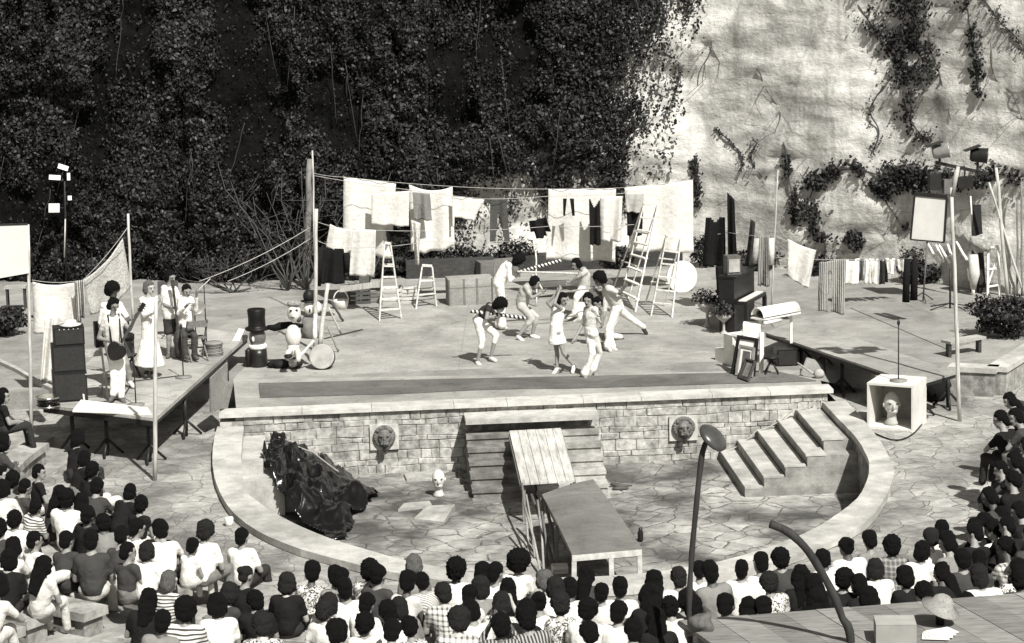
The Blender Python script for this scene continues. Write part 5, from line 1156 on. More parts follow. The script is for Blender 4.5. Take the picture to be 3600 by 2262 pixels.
# ------------- puppets and clutter at stage left
def Z6(x, y, yy): return Y(750+x/3.362, 950+y/3.362, yy)
p = G(905, 1290); t = thing('top_hat_figure', 'stout puppet figure in tall black top hat with white collar', 'puppet', p); y = p.y
zb = lambda yy: Z6(537, yy, y).z
B = V((Z6(530, 1000, y).x, y, 0))
MB().lathe(B, [(.185, 0), (.19, .05), (.185, zb(1000)), (.175, zb(925))], 28).build('drum_body', M(.015, .35, .3, 4, .4, name='black_enamel'), t)
MB().tube([V((B.x-.2, y-.03, 0)), V((B.x-.2, y-.03, .35)), V((B.x-.17, y-.03, zb(930)))], [.07, .065, .05], 10).build('leg', M(.012, .4, .3, 4, .4, name='black_enamel'), t)
MB().lathe(B, [(.17, zb(926)), (.185, zb(915)), (.19, zb(890)), (.17, zb(872))], 28).build('collar', M(.8, .5), t)
f_ = MB().ell(V((B.x, B.y, (zb(880)+zb(700))/2)), (.175, .175, (zb(700)-zb(880))/2+.05), 24).build('face', M(.12, .35, .3, 4, .5, name='painted_papier'), t)
MB().ell(Z6(470, 820, y-.16), (.03, .03, .06), 10).build('white_mark', M(.7, .5), f_)
MB().lathe(B, [(.235, zb(705)), (.25, zb(695)), (.245, zb(680)), (.19, zb(672)), (.178, zb(650)), (.175, zb(560)), (.188, zb(470)), (.175, zb(458))], 32).build('top_hat', M(.008, .45, .3, name='black_felt'), t)
MB().tube([Z6(640, 675, y-.05), Z6(720, 685, y-.1), Z6(780, 665, y-.1), Z6(900, 645, y-.1), Z6(1060, 660, y-.05)], [.045, .07, .085, .065, .04], 10).build('arm', BLKC, t)
MB().hexa([Z6(180, 925, y+.02), Z6(265, 945, y+.02), Z6(265, 945, y+.03), Z6(180, 925, y+.03)], [Z6(300, 690, y+.1), Z6(370, 700, y+.1), Z6(370, 700, y+.11), Z6(300, 690, y+.11)]).build('white_sleeve', W_, t)
p = G(1030, 1305); y = p.y; t = thing('clown_doll', 'seated life size doll with white face and round white belly', 'doll', p)
m = MB(); m.ell(Z6(945, 780, y), (.165, .17, .235), 20); m.ell(Z6(945, 930, y), (.13, .14, .17), 16); m.build('body', M(.62, .7, .2, 9, name='white_cloth'), t)
h = MB().ell(Z6(955, 510, y), (.135, .14, .19), 20, jit=.12).build('head', M(.6, .6, .3, 14, name='chalky_paint'), t); m = MB()
for q in ((915, 480), (985, 475)): m.ell(Z6(*q, y-.12), (.03, .03, .022), 8)
m.ell(Z6(940, 560, y-.11), (.055, .03, .02), 8); m.ell(Z6(1010, 590, y-.02), (.06, .08, .07), 8, jit=.4); m.build('painted_face', M(.05, .7), h); MB().ell(Z6(955, 400, y), (.13, .13, .06), 16, jit=.5).build('hair', M(.3, .9, .4, 14), h)
for a_, b_, c_ in (((910, 950), (880, 985), (870, 1050)), ((990, 950), (1010, 1020), (1000, 1080))): MB().tube([Z6(*a_, y-.08), Z6(*b_, y-.3), Z6(*c_, y-.34)], [.07, .06, .05], 10).build('leg', M(.6, .7), t)
MB().ell(Z6(885, 1018, y-.36), (.09, .12, .045), 12).build('boot', BLK, t)
p = G(1105, 1190); y = p.y; t = thing('bowler_figure', 'dark clad stage dummy with bowler hat behind the line poles', 'dummy', p)
MB().tube([p, Z6(1110, 700, y), Z6(1120, 560, y)], [.16, .15, .12], 16).build('coat', M(.16, .9), t); MB().ell(Z6(1130, 440, y), (.12, .12, .16), 18).build('head', M(.7, .6), t)
m = MB(); m.ell(Z6(1130, 310, y), (.13, .13, .15), 18); m.lathe(Z6(1130, 370, y), [(.17, 0), (.185, .015), (.12, .03)], 24); m.build('bowler_hat', BLK, t); MB().ell(Z6(1225, 440, y-.1), (.10, .1, .13), 14).build('mask', M(.74, .6), t); m = MB(); m.ell(Z6(1140, 480, y-.12), (.02, .02, .05), 8); m.build('mouth', BLK, t)
p = G(1128, 1300); t = thing('bass_drum', 'big pale round drum with dark rim leaning at stage left', 'drum', p); mm = Matrix.Rotation(R(74), 3, 'X') @ Matrix.Rotation(R(-8), 3, 'Y'); cc = Z6(1290, 1010, p.y+.05); cc.z = .25
MB().lathe(cc, [(.235, -.1), (.25, -.1), (.25, .1), (.235, .1)], 40, mm).build('shell', M(.03, .5, .3), t); MB().lathe(cc, [(.232, .09), (.21, .105), (.05, .11), (.01, .11)], 40, mm).build('skin', M(.4, .6, .35, 7, name='drum_skin'), t); MB().lathe(cc, [(.235, .09), (.255, .09), (.255, .12), (.235, .12)], 40, mm).build('hoop', M(.35, .5), t)
for i, (a, b, r, lab) in enumerate((((1355, 160), (1255, 900), .05, 'thick pale beam leaning behind the round drum'), ((1190, 830), (970, 1085), .03, 'white stick sloping down to the small barrel'), ((1390, 370), (1535, 600), .028, 'dark stick fanning out highest right of line poles'), ((1360, 440), (1515, 760), .024, 'pale stick fanning out below the dark one'), ((1345, 660), (1480, 960), .024, 'grey stick fanning out lowest beside the drum'), ((1205, 520), (1200, 810), .05, 'short white post beside the stage dummy'))):
    yy = p.y+(.35, -.15, .9, .7, .5, .2)[i]; q1, q2 = Z6(*a, yy), Z6(*b, yy-.1)
    if i in (2, 3, 4): q2 = G(750+b[0]/3.362, 950+b[1]/3.362, .03); q1 = Z6(*a, q2.y-.1)
    pole(lab, q2, q1, r=r, mat=(wood(.55, 'pale_wood'), WH, wood(.07), wood(.45, 'pale_wood'), wood(.28), WH)[i], name='leaning_stick', cat='stick', group='sticks leaning at stage left')
p = G(1040, 1300); t = thing('small_barrel', 'small dark barrel lying with pale end at stage left', 'barrel', p); mm = Matrix.Rotation(R(80), 3, 'X') @ Matrix.Rotation(R(-20), 3, 'Y'); MB().lathe(p+V((0, .1, .125)), [(.09, -.2), (.12, 0), (.1, .16)], 20, mm).build('body', M(.03, .6), t); MB().lathe(p+V((0, .1, .125)), [(.095, .16), (.08, .18), (.01, .18)], 20, mm).build('end_disc', M(.4, .7, .5, 14), t)
p = G(985, 1295); tag(MB().ell(p+V((0, 0, .09)), (.22, .15, .1), 16, jit=.5).build('dark_sack', M(.012, .8), org=p), 'crumpled black sack beside the small barrel', 'sack')
p = G(1200, 1088); t = thing('white_basket', 'white basket with tall handle near the crates at stage left', 'basket', p); MB().lathe(p, [(.14, 0), (.17, .16), (.18, .22), (.16, .22), (.15, .05)], 20).build('bowl', M(.74, .7), t); MB().tube([p+V((.17*math.cos(a), 0, .22+.22*math.sin(a))) for a in np.linspace(0, math.pi, 9)], .015, 6).build('handle', M(.7, .7), t)
# ------------- raised platform of the band
def pz(px, py, z): return G(px, py, z)
A, B_, C_, D_ = pz(150, 1428, ZB-.02), pz(545, 1476, ZB-.02), pz(872, 1182, ZB-.02), pz(480, 1115, ZB-.02)
t = thing('band_platform', 'raised wooden platform carrying the band at stage left', 'platform', (A+B_+C_+D_)/4*V((1, 1, 0)).x if False else V(((A.x+C_.x)/2, (A.y+C_.y)/2, ZV)))
for i in range(5):
    u0, u1 = i/5+.002, (i+1)/5-.002; q = [A.lerp(D_, u0), B_.lerp(C_, u0), B_.lerp(C_, u1), A.lerp(D_, u1)]; MB().hexa([p-V((0, 0, .05)) for p in q], [p+V((0, 0, .02)) for p in q]).build('deck_board', boards(.42, 'deck_boards'), t)
m = MB(); m.beam(A+V((.02, .03, -.08)), B_+V((-.02, .03, -.08)), .05, .09); m.beam(B_+V((-.04, .05, -.08)), C_+V((-.04, -.05, -.08)), .05, .09); m.build('edge_beam', IRON, t)
def trestle(parent, top, h, name='leg'):
    q = V((top.x, top.y, top.z-h)); m = MB(); m.tube([top, q+V((0, 0, .12))], .04, 8)
    for a in (0.4, 2.5, 4.6): m.tube([q+V((0, 0, .33)), q+V((.3*math.cos(a), .3*math.sin(a), .02))], .026, 6)
    m.tube([q+V((0, 0, .3)), q+V((0, 0, .02))], .035, 7); return m.build(name, IRON, parent)
for px_, py_, zf in ((370, 1452, ZV), (520, 1472, ZV), (648, 1388, ZV), (795, 1262, ZV+.02), (250, 1436, ZV)):
    q = pz(px_, py_, ZB-.1); trestle(t, q, ZB-.1-zf)
m = MB(); q = [Y(742, 1330, .1), Y(800, 1275, .9), Y(800, 1430, .7), Y(742, 1450, .0)]; m.hexa([p+V((0, .0, 0)) for p in q], [p+V((-.03, .03, 0)) for p in q]); tag(m.build('propped_board', boards(.26, 'panel_board'), org=q[3]), 'grey trapezoid board propped under the platform edge', 'board')
q = [pz(*p, ZB) for p in ((255, 1450), (532, 1460), (520, 1440), (285, 1412))]; o = MB().hexa([p+V((0, 0, .002)) for p in q], [p+V((0, 0, .035)) for p in q]); tag(o.build('white_board', M(.78, .6, .08, 3, name='white_card'), org=q[0]), 'white board lying at the platform front edge', 'board')
PBK = M(.012, .55, .4, 9, .3, name='case_vinyl')
# amplifiers
def cabinet(label, p, w, d, h, rz=0, name='amplifier', grille=True):
    t = thing(name, label, 'amplifier', p, 'stack of amplifiers'); mm = Matrix.Rotation(rz, 3, 'Z'); MB().box(p+V((0, 0, h/2)), (w, d, h), rz).build('cabinet', M(.013, .5, .3, 5, .3, name='black_vinyl'), t)
    if grille: MB().box(p+mm @ V((0, -d/2-.008, h*.5)), (w*.9, .016, h*.86), rz).build('grille_cloth', M(.03, .9, .3, 30), t)
    m = MB()
    if 'head' not in label: return t
    for k in range(5): m.lathe(p+mm @ V((-w*.3+w*.15*k, -d/2-.012, h*.92)), [(.012, -.01), (.012, .02)], 8, Matrix.Rotation(R(90), 3, 'X'))
    m.build('control_knob', M(.4, .3), t); return t
p = pz(248, 1405, ZB); cabinet('large black speaker cabinet at the bottom of the stack', p, .62, .45, .55, .15); q = p+V((0, 0, .553)); cabinet('black speaker cabinet in the middle of the stack', q, .6, .43, .5, .15); q = q+V((.03, 0, .503)); cabinet('black amplifier head topping the stack', q, .56, .4, .32, .15)
q = q+V((.05, -.05, .323)); o = MB(); o.lathe(q, [(.12, 0), (.19, .02), (.2, .04), (.12, .05), (.11, .11), (.02, .13)], 22); tag(o.build('pale_hat', M(.6, .7), org=q), 'pale brimmed hat lying on the amplifier head', 'hat')
p = pz(170, 1432, ZB); t = thing('snare_drum', 'shiny small drum at the platform front left corner', 'drum', p); MB().lathe(p, [(.2, .04), (.2, .18)], 28).build('shell', M(.06, .15, .2, metal=1), t)
for z in (.03, .19): MB().lathe(p, [(.205, z-.02), (.22, z-.02), (.22, z+.015), (.205, z+.015)], 28).build('hoop', M(.6, .2, .1, metal=1), t)
MB().lathe(p, [(.2, .18), (.19, .195), (.01, .195)], 28).build('skin', M(.5, .6), t)
# folding chairs
def fchair(label, p, rz, s=1.0, v=.4):
    t = thing('folding_chair', label, 'chair', p, 'folding chairs on the platform'); mm = Matrix.Rotation(rz, 3, 'Z'); P = lambda x, y, z: p+mm @ V((x*s, y*s, z*s)); mt = wood(v, 'chair_wood')
    for sx in (-.2, .2):
        MB().beam(P(sx, -.22, 0), P(sx, .2, .82), .03*s, .04*s).build('leg', mt, t); MB().beam(P(sx*.85, .26, 0), P(sx*.85, -.16, .45), .03*s, .035*s).build('leg', mt, t)
    m = MB()
    for k in range(4): m.beam(P(-.19, -.14+.09*k, .45), P(.19, -.14+.09*k, .45), .07*s, .018*s)
    m.build('seat', mt, t); MB().beam(P(-.21, .17, .74), P(.21, .17, .74), .02*s, .13*s).build('backrest', mt, t); MB().beam(P(-.2, -.1, .22), P(.2, -.1, .22), .025*s).build('stretcher', mt, t)
fchair('pale folding chair standing beside the amplifier stack', pz(330, 1400, ZB), R(15), 1.1)
fchair('folding chair half hidden behind the platform musicians', pz(690, 1265, ZB), R(200), 1.0, .15)
fchair('dark folding chair near the platform centre', pz(440, 1330, ZB), R(60), 1.0, .06)
p = pz(430, 1255, ZB); t = thing('drum_case', 'black round drum case behind the guitar player', 'case', p); MB().lathe(p, [(.24, 0), (.25, .02), (.25, .36), (.24, .38)], 24).build('shell', PBK, t); MB().lathe(p, [(.26, .385), (.262, .36), (.262, .44), (.24, .46), (.01, .46)], 24).build('lid', PBK, t)
p = pz(395, 1215, ZB); t = thing('equipment_case', 'black flat equipment case at the back of the platform', 'case', p); MB().box(p+V((0, 0, .25)), (.7, .3, .5), .2).build('body', PBK, t); MB().tube([p+V((-.1, -.1, .5)), p+V((-.06, -.1, .54)), p+V((.06, -.1, .54)), p+V((.1, -.1, .5))], .012, 6).build('handle', IRON, t)
p = pz(600, 1195, ZB); t = thing('tripod_music_stand', 'dark music stand between singer and bass player', 'music stand', p); MB().tube([p+V((0, 0, .2)), p+V((0, 0, 1.0))], .012, 6).build('shaft', IRON, t); MB().box(p+V((0, -.05, 1.1)), (.42, .02, .28), m=Matrix.Rotation(R(-25), 3, 'X')).build('desk', IRON, t)
for a_ in (.4, 2.5, 4.6): MB().tube([p+V((0, 0, .25)), p+V((.25*math.cos(a_), .25*math.sin(a_), 0))], .01, 5).build('foot', IRON, t)
line('black cable snaking across the band platform', [pz(330, 1420, ZB+.02), pz(430, 1400, ZB+.02), pz(470, 1340, ZB+.02), pz(560, 1330, ZB+.02), pz(640, 1320, ZB+.02)], r=.01, sag=0, mat=BLK, name='cable', cat='cable')
# guitar
p = Z5(380, 880)[:2]; yg = G(*Z5(385, 1310)[:2], ZB).y-.27; c0 = Y(*p, yg); t = thing('electric_guitar', 'dark electric guitar held slanting by the front player', 'guitar', c0); tip = Y(*Z5(560, 570)[:2], yg+.02); d = (tip-c0).normalized(); sd = d.cross(V((0, -1, 0))).normalized(); nn = sd.cross(d)
mm = Matrix((sd, d, nn)).transposed(); out = []
for k in range(40):
    a = 2*math.pi*k/40; r = .17+.035*math.cos(2*a)+.02*math.sin(3*a); x = r*math.cos(a)*.85; y_ = r*math.sin(a)*1.15-.05; out.append((x, y_))
vs = [c0+mm @ V((x, y_, -.025)) for x, y_ in out]+[c0+mm @ V((x, y_, .025)) for x, y_ in out]; k = 40; MB().add(vs, [tuple(range(k))[::-1], tuple(range(k, 2*k))]+[(i, (i+1) % k, k+(i+1) % k, k+i) for i in range(k)]).build('body', M(.015, .25, .3, 4, .5, name='lacquer'), t)
MB().beam(c0+d*.1+nn*-.035, tip, .05, .025, nn).build('neck', wood(.06), t); m = MB(); m.beam(tip, tip+d*.17, .08, .02, nn); 
for k in range(3):
    for sx in (-1, 1): m.tube([tip+d*(.03+.05*k), tip+d*(.03+.05*k)+sd*sx*.065], .009, 6)
m.build('headstock', BLK, t); MB().tube([c0-d*.15, Y(*Z5(300, 600)[:2], yg+.2), Y(*Z5(390, 590)[:2], yg+.25), c0+d*.15], .015, 6).build('strap', BLK, t); MB().box(c0+nn*-.03, (.12, .01, .05)).build('pickup', M(.5, .3), t)
# double bass-like tall dark instrument, cymbal, stands
yb = G(*Z5(850, 945)[:2], ZB).y-.3; a, b = Y(*Z5(905, 960)[:2], yb), Y(*Z5(835, 380)[:2], yb); t = thing('bass_guitar', 'long dark bass guitar held upright by shirted musician', 'guitar', a); d = (b-a).normalized()
MB().beam(a.lerp(b, .35), b, .05, .03, V((0, 1, 0))).build('neck', DKW, t); m = MB(); m.tube([a.lerp(b, .02), a.lerp(b, .1), a.lerp(b, .22), a.lerp(b, .34), a.lerp(b, .42)], [.05, .13, .1, .11, .03], 14); m.build('body', DKW, t); MB().beam(b, b+d*.16, .07, .03, V((0, 1, 0))).build('headstock', DKW, t)
def micstand(label, p, h, boom=None, base=.16, group='microphone stands', mic=True):
    t = thing('microphone_stand', label, 'stand', p, group); MB().lathe(p, [(base, 0), (base, .02), (.03, .04)], 20).build('base', M(.2, .5), t); MB().tube([p, p+V((0, 0, h))], .012, 7).build('shaft', IRON, t); e = p+V((0, 0, h))
    if boom is not None: MB().tube([e-(V(boom)-e)*.3, V(boom)], .01, 6).build('boom', M(.4, .4), t); e = V(boom)
    if mic: MB().ell(e+V((0, 0, .04)), (.03, .03, .055), 10).build('microphone', IRON, t)
micstand('microphone stand with round base near the bass player', pz(645, 1328, ZB), .95)
micstand('tall boom microphone stand at platform back', pz(728, 1235, ZB), 1.35, Y(*Z5(905, 530)[:2], G(728, 1235, ZB).y-.1))
micstand('thin microphone stand beside the front guitar player', pz(478, 1425, ZB), 1.1)
p = pz(705, 1240, ZB); t = thing('cymbal_stand', 'tilted pale cymbal on a thin stand behind band', 'cymbal', p); e = Y(*Z5(1010, 545)[:2], p.y); MB().tube([V((e.x, p.y, ZB)), e], .012, 6).build('shaft', IRON, t); MB().lathe(e, [(.01, .03), (.06, .03), (.22, .0), (.225, -.004), (.06, .02)], 28, Matrix.Rotation(R(28), 3, 'X') @ Matrix.Rotation(R(-10), 3, 'Y')).build('cymbal_disc', M(.35, .35, .2, metal=.6), t)
p = pz(752, 1250, ZB); t = thing('wicker_basket', 'round wicker basket stool at the platform rear corner', 'basket', p)
for k in range(9): MB().lathe(p, [(.17+.01*math.sin(k), .03*k+.0), (.19+.01*math.sin(k), .03*k+.014), (.17+.01*math.sin(k), .03*k+.028)], 20).build('woven_band', wood(.16 if k % 2 else .25), t)
MB().lathe(p, [(.165, .26), (.16, .275), (.01, .28)], 20).build('lid', wood(.24), t)
# cloths of the band corner
GB = 'cloths strung behind the band'
cloth('patterned_cloth', 'pale patterned cloth rising to a peak behind the band', 'cloth', [(292, 985), (432, 838), (462, 1010), (318, 1110)], 4.2, cloth_mat(.5, 'speckle'), fold=.04, group=GB, sag=.1, yy=(3.2, 4.0, 4.2, 3.4))
cloth('white_sheet', 'white sheet sagging between the poles at far left', 'sheet', [(115, 992), (292, 985), (285, 1160), (118, 1172)], 2.6, SHEET, fold=.06, sag=.08, group=GB)
cloth('white_drape', 'narrow white drape hanging left of the amplifier stack', 'drape', [(158, 1110), (205, 1110), (195, 1345), (140, 1342)], 1.2, SHEET, fold=.05, group=GB)
cloth('pale_drape', 'short pale drape tucked between sheet and patterned cloth', 'drape', [(262, 990), (296, 985), (300, 1110), (270, 1140)], 2.3, cloth_mat(.45, 'vstripe'), fold=.05, group=GB)
line('cord holding the cloths behind the band', [Y(112, 985, 2.5), Y(292, 985, 3.0), Y(449, 800, 3.6)], sag=.05)
p = G(110, 1535, ZV); q = [Y(a, b, p.y-.03) for a, b in ((-40, 795), (98, 790), (102, 960), (-40, 985))]; t = thing('white_signboard', 'blank white board mounted on the far left pole', 'board', q[3]); MB().hexa([w for w in q], [w+V((0, -.03, 0)) for w in q]).build('panel', M(.62, .7, .08, 2, name='white_board'), t); MB().beam(q[0]+V((0, -.015, .015)), q[1]+V((0, -.015, .015)), .05, .03).build('top_batten', IRON, t)
# light stand at left
p = G(233, 1010); t = thing('light_stand', 'tall stand with four stage lamps against the ivy', 'light stand', p); top = Y(226, 590, p.y); MB().tube([p, Y(231, 800, p.y), top], .03, 8).build('mast', IRON, t); MB().tube([p+V((0, -.035, .75)), Y(230, 770, p.y)+V((0, -.035, 0))], .016, 6).build('white_strip', M(.5, .6), t)
for (a, b, w, h, rot) in ((222, 592, .27, .13, .35), (194, 628, .30, .13, .1), (247, 700, .1, .12, 0), (192, 735, .28, .24, .03), (243, 625, .08, .2, 0)):
    c = Y(a, b, p.y-.12); mm = Matrix.Rotation(rot, 3, 'Y') @ Matrix.Rotation(R(-18), 3, 'X'); l = MB().box(c, (w, .22, h), m=mm).build('lamp', IRON, t); MB().box(c+mm @ V((0, -.118, 0)), (w*.92, .015, h*.9), m=mm).build('lens_glass', M(.8, .3, .05, name='frosted_glass'), l); MB().tube([c+V((0, .1, 0)), V((Y(228, b, p.y).x, p.y, c.z))], .014, 6).build('yoke', IRON, l)
# ------------- right side: deck, piano corner, frames, lamp rig
ZD = .42
A, B_, C_, D_, E_ = pz(2690, 1172, ZD), pz(3228, 1352, ZD), pz(3362, 1312, ZD), pz(2813, 1123, ZD), pz(2600, 1075, ZD)
t = thing('side_deck', 'long raised wooden deck running from stage right to front', 'platform', V((A.x, A.y, 0)))
q = [A, B_, C_, D_]
for i in range(5):
    u0, u1 = i/5+.0015, (i+1)/5-.0015; f = lambda u: [A.lerp(B_, u), D_.lerp(C_, u)]; a, d = f(u0); b, c = f(u1); MB().hexa([w-V((0, 0, .03)) for w in (a, b, c, d)], [w+V((0, 0, .012+.003*(i % 2))) for w in (a, b, c, d)]).build('deck_board', boards(.36, 'deck_boards_grey'), t)
m = MB(); m.beam(A+V((.03, -.0, -.06)), B_+V((0, 0.03, -.06)), .04, .055); m.beam(B_+V((0, .03, -.06)), C_+V((-.03, 0, -.06)), .04, .055); m.build('edge_beam', IRON, t)
for (a, b, zf) in ((2822, 1228, 0), (2966, 1275, ZV), (3102, 1312, ZV), (3245, 1352, ZV), (2900, 1255, 0), (3340, 1318, ZV)):
    w = pz(a, b, ZD-.1); w.y += .15; trestle(t, w, ZD-.1-zf)
q_ = [G(2815, 1325, .0), G(3050, 1372, ZV+.05), Y(3062, 1316, G(3050, 1372, ZV).y+.5), Y(2840, 1258, G(2815, 1325).y+.5)]; tag(MB().hexa(q_, [w+V((-.02, .04, 0)) for w in q_]).build('sloping_board', boards(.3, 'slope_board'), org=q_[0]), 'grey board sloping beneath the long right deck', 'board')
t = thing('yard_planking', 'flat planked floor stretching across the yard behind deck', 'platform', G(3100, 1130)); 
for (a, b, c, d) in (((2720, 1150), (2990, 1085), (2880, 1010), (2640, 1060)), ((2990, 1085), (3330, 1230), (3480, 1190), (3120, 1035)), ((2880, 1010), (2990, 1085), (3120, 1035), (3000, 975))):
    w = [G(*e) for e in (a, b, c, d)]; MB().hexa([V((e.x, e.y, -.01)) for e in w], [V((e.x, e.y, .014+.003*random.random())) for e in w]).build('floor_board', boards(.30, 'yard_boards'), t)
# piano
p = G(2625, 1170); t = thing('upright_piano', 'black upright piano seen end on at stage right', 'piano', p); rz = R(62); mm = Matrix.Rotation(rz, 3, 'Z'); P = lambda x, y, z: p+V((.0, .55, 0))+mm @ V((x, y, z)); PB = M(.010, .4, .4, 9, .4, name='black_lacquer')
MB().box(P(0, .12, .6), (1.35, .34, 1.2), rz).build('case', PB, t); MB().box(P(0, -.18, .66), (1.3, .3, .07), rz).build('keybed', PB, t); MB().box(P(0, -.2, .705), (1.2, .16, .02), rz).build('keyboard', M(.75, .3, .05, name='ivory'), t); MB().box(P(0, .1, 1.22), (1.4, .42, .035), rz).build('lid', PB, t)
for sx in (-.62, .62): MB().box(P(sx, -.3, .32), (.08, .08, .62), rz).build('leg', PB, t)
q = P(-.35, .1, 1.24); t = thing('table_lamp_box', 'small grey box screen standing on the black piano', 'box', q); MB().box(q+V((0, 0, .2)), (.3, .28, .4), R(10)).build('casing', M(.1, .5), t); MB().box(q+V((.02, -.15, .2)), (.24, .02, .28), R(10)).build('screen', M(.35, .4, .3, 4), t)
q = G(2560, 1120); t = thing('prop_heap', 'tangled heap of black umbrellas and rods beside the piano', 'umbrellas', q)
for i in range(9):
    a = q+V((random.uniform(-.25, .3), random.uniform(0, .5), 0)); b = a+V((random.uniform(-.1, .35), random.uniform(-.1, .2), random.uniform(.9, 1.6))); MB().tube([a, a.lerp(b, .3), a.lerp(b, .75), b], [.008, .05, .035, .012], 8).build('rolled_umbrella', BLKC if i % 3 else cloth_mat(.3), t)
cloth('pale_shawl', 'pale shawl draped over the prop heap beside the piano', 'shawl', [(2570, 985), (2600, 975), (2592, 1045), (2560, 1040)], G(2560, 1120).y-.05, cloth_mat(.6), fold=.05)
for (a, b, lab) in ((2487, 1150, 'pedestal bowl of blurred greenery left of the piano'), (2545, 1175, 'smaller pedestal bowl of greenery close to the piano')):
    p = G(a, b); t = thing('planter_bowl', lab, 'planter', p, 'planted bowls at stage right'); k = 1 if a < 2500 else .8; MB().lathe(p, [(.12*k, 0), (.1*k, .03), (.035*k, .08), (.03*k, .3*k), (.08*k, .36*k), (.2*k, .46*k), (.22*k, .54*k), (.19*k, .53*k)], 22).build('bowl', M(.4, .5, .3), t)
    d = np.random.normal(size=(420, 3)); d /= np.linalg.norm(d, axis=1)[:, None]; d[:, 2] = abs(d[:, 2]); leafmesh('foliage', np.array(p)+np.array([0, 0, .55*k])+d*np.array([.36, .36, .34])*k*np.random.uniform(.3, 1, (420, 1)), d, .06, LEAF, t, ORG[t.name], (.1, .3, .35, .25))
# white steps, frames, roll top box
a = G(2580, 1290); t = thing('white_steps', 'small white two step block near the picture frames', 'steps', a); b0 = G(2514, 1268)
x = (a-b0).normalized(); n_ = V((-x.y, x.x, 0))
for i, (u0, u1, h) in enumerate(((0, .47, .26), (.47, 1, .62))):
    p, q = b0.lerp(a, u0)+x*(.002*i), b0.lerp(a, u1); w = [p, q, q+n_*.4, p+n_*.4]; MB().hexa(w, [e+V((0, 0, h)) for e in w]).build('step', WH, t)
def frame(label, bl, br, tl, tr, z, w, outer, inner, mat_w=.0, matm=None, name='picture_frame'):
    a, b = G(*bl, z), G(*br, z); h = (G(*bl, z).z, ); yb = max(a.y, b.y)+.22; c, d = Y(*tr, b.y+.25), Y(*tl, a.y+.25); t = thing(name, label, 'picture frame', a.lerp(b, .5), 'picture frames leaning by the deck'); nn = (b-a).cross(d-a).normalized()
    def P(u, v, k=0): return a.lerp(b, u).lerp(d.lerp(c, u), v)+nn*k
    L = (b-a).length; H = (d-a).length; wu, wv = w/L, w/H
    for (u0, v0, u1, v1) in ((0, 0, 1, wv), (0, 1-wv, 1, 1), (0, wv, wu, 1-wv), (1-wu, wv, 1, 1-wv)): MB().hexa([P(u0, v0), P(u1, v0), P(u1, v1), P(u0, v1)], [P(u0, v0, .05), P(u1, v0, .05), P(u1, v1, .05), P(u0, v1, .05)]).build('rail', outer, t)
    MB().hexa([P(wu, wv, .01), P(1-wu, wv, .01), P(1-wu, 1-wv, .01), P(wu, 1-wv, .01)], [P(wu, wv, .02), P(1-wu, wv, .02), P(1-wu, 1-wv, .02), P(wu, 1-wv, .02)]).build('mount', inner, t)
    if mat_w:
        u, v = wu*2.3, wv*2.3; m = MB(); m.hexa([P(u, v, .021), P(1-u, v, .021), P(1-u, 1-v, .021), P(u, 1-v, .021)], [P(u, v, .026), P(1-u, v, .026), P(1-u, 1-v, .026), P(u, 1-v, .026)]); m.build('picture', matm, t)
    return t
frame('largest black frame around white mount, leaning on white stand', (2572, 1314), (2655, 1324), (2596, 1180), (2668, 1192), .03, .07, BLK, M(.72, .6, .1))
frame('middle grey frame with white mount inside the largest frame', (2588, 1321), (2648, 1329), (2604, 1214), (2656, 1224), .03, .045, M(.2, .5), M(.66, .6, .1), 1, M(.1, .7, .4))
frame('small dark frame with faded oval portrait, leaning in front', (2600, 1332), (2634, 1344), (2626, 1262), (2660, 1272), .03, .035, DKW, M(.05, .5, .3), 1, M(.18, .7, .5, 12))
p = G(2676, 1313); t = thing('white_stand', 'white boxed stand holding the roll topped box', 'stand', p); q1, q2 = Y(2612, 1160, p.y+.3), Y(2678, 1170, p.y)
MB().beam(p, Y(2678, 1170, p.y), .08).build('post', WH, t); MB().beam(V((G(2580, 1300).x, p.y+.4, 0)), Y(2580, 1170, p.y+.4), .07).build('post', WH, t); m = MB(); c = Y(2645, 1158, p.y+.3); m.box(c, (.36, .3, .26), R(-12)); m.build('box_panel', WH, t); MB().beam(Y(2572, 1176, p.y+.4), Y(2680, 1196, p.y-.02), .05).build('cross_rail', WH, t)
rt_ = t; a, b = Y(2662, 1118, p.y+.15), Y(2792, 1094, p.y+.9); t = thing('roll_top_box', 'long white half round hooded box with dark slot', 'box', a); d = (b-a); L = d.length; d.normalize(); sd = d.cross(V((0, 0, 1))).normalized(); vs = []; fs = []; k = 10
for i, e in enumerate((a, b)):
    for j in range(k+1): th = math.pi*(j/k)*.9+.1; vs.append(e+sd*math.cos(th)*.17+V((0, 0, math.sin(th)*.2)))
    for j in range(k+1): th = math.pi*(j/k)*.9+.1; vs.append(e+sd*math.cos(th)*.155+V((0, 0, math.sin(th)*.185)))
q = k+1
for j in range(k): fs += [(j, j+1, 2*q+j+1, 2*q+j), (q+j+1, q+j, 3*q+j, 3*q+j+1), (j+1, j, q+j, q+j+1), (2*q+j, 2*q+j+1, 3*q+j+1, 3*q+j)]
MB().add(vs, fs, True).build('hood', WH, t); m = MB(); m.beam(a+V((0, 0, -.02)), b+V((0, 0, -.02)), .34, .03); m.build('base', WH, t); MB().tube([a+d*.05+V((0, 0, .07)), b-d*.05+V((0, 0, .07))], .06, 12).build('roller', BLK, t); MB().tube([a+sd*.17+V((0, 0, -.09)), a.lerp(b, .45)+sd*.17+V((0, 0, -.09))], .035, 8).build('white_bar', WH, t)
m = MB(); 
for e in (a+d*.1, b-d*.1): MB().beam(e-V((0, 0, .035)), V((e.x, e.y, ZD if e.x > A.x else .75)), .05).build('foot', WH, t)
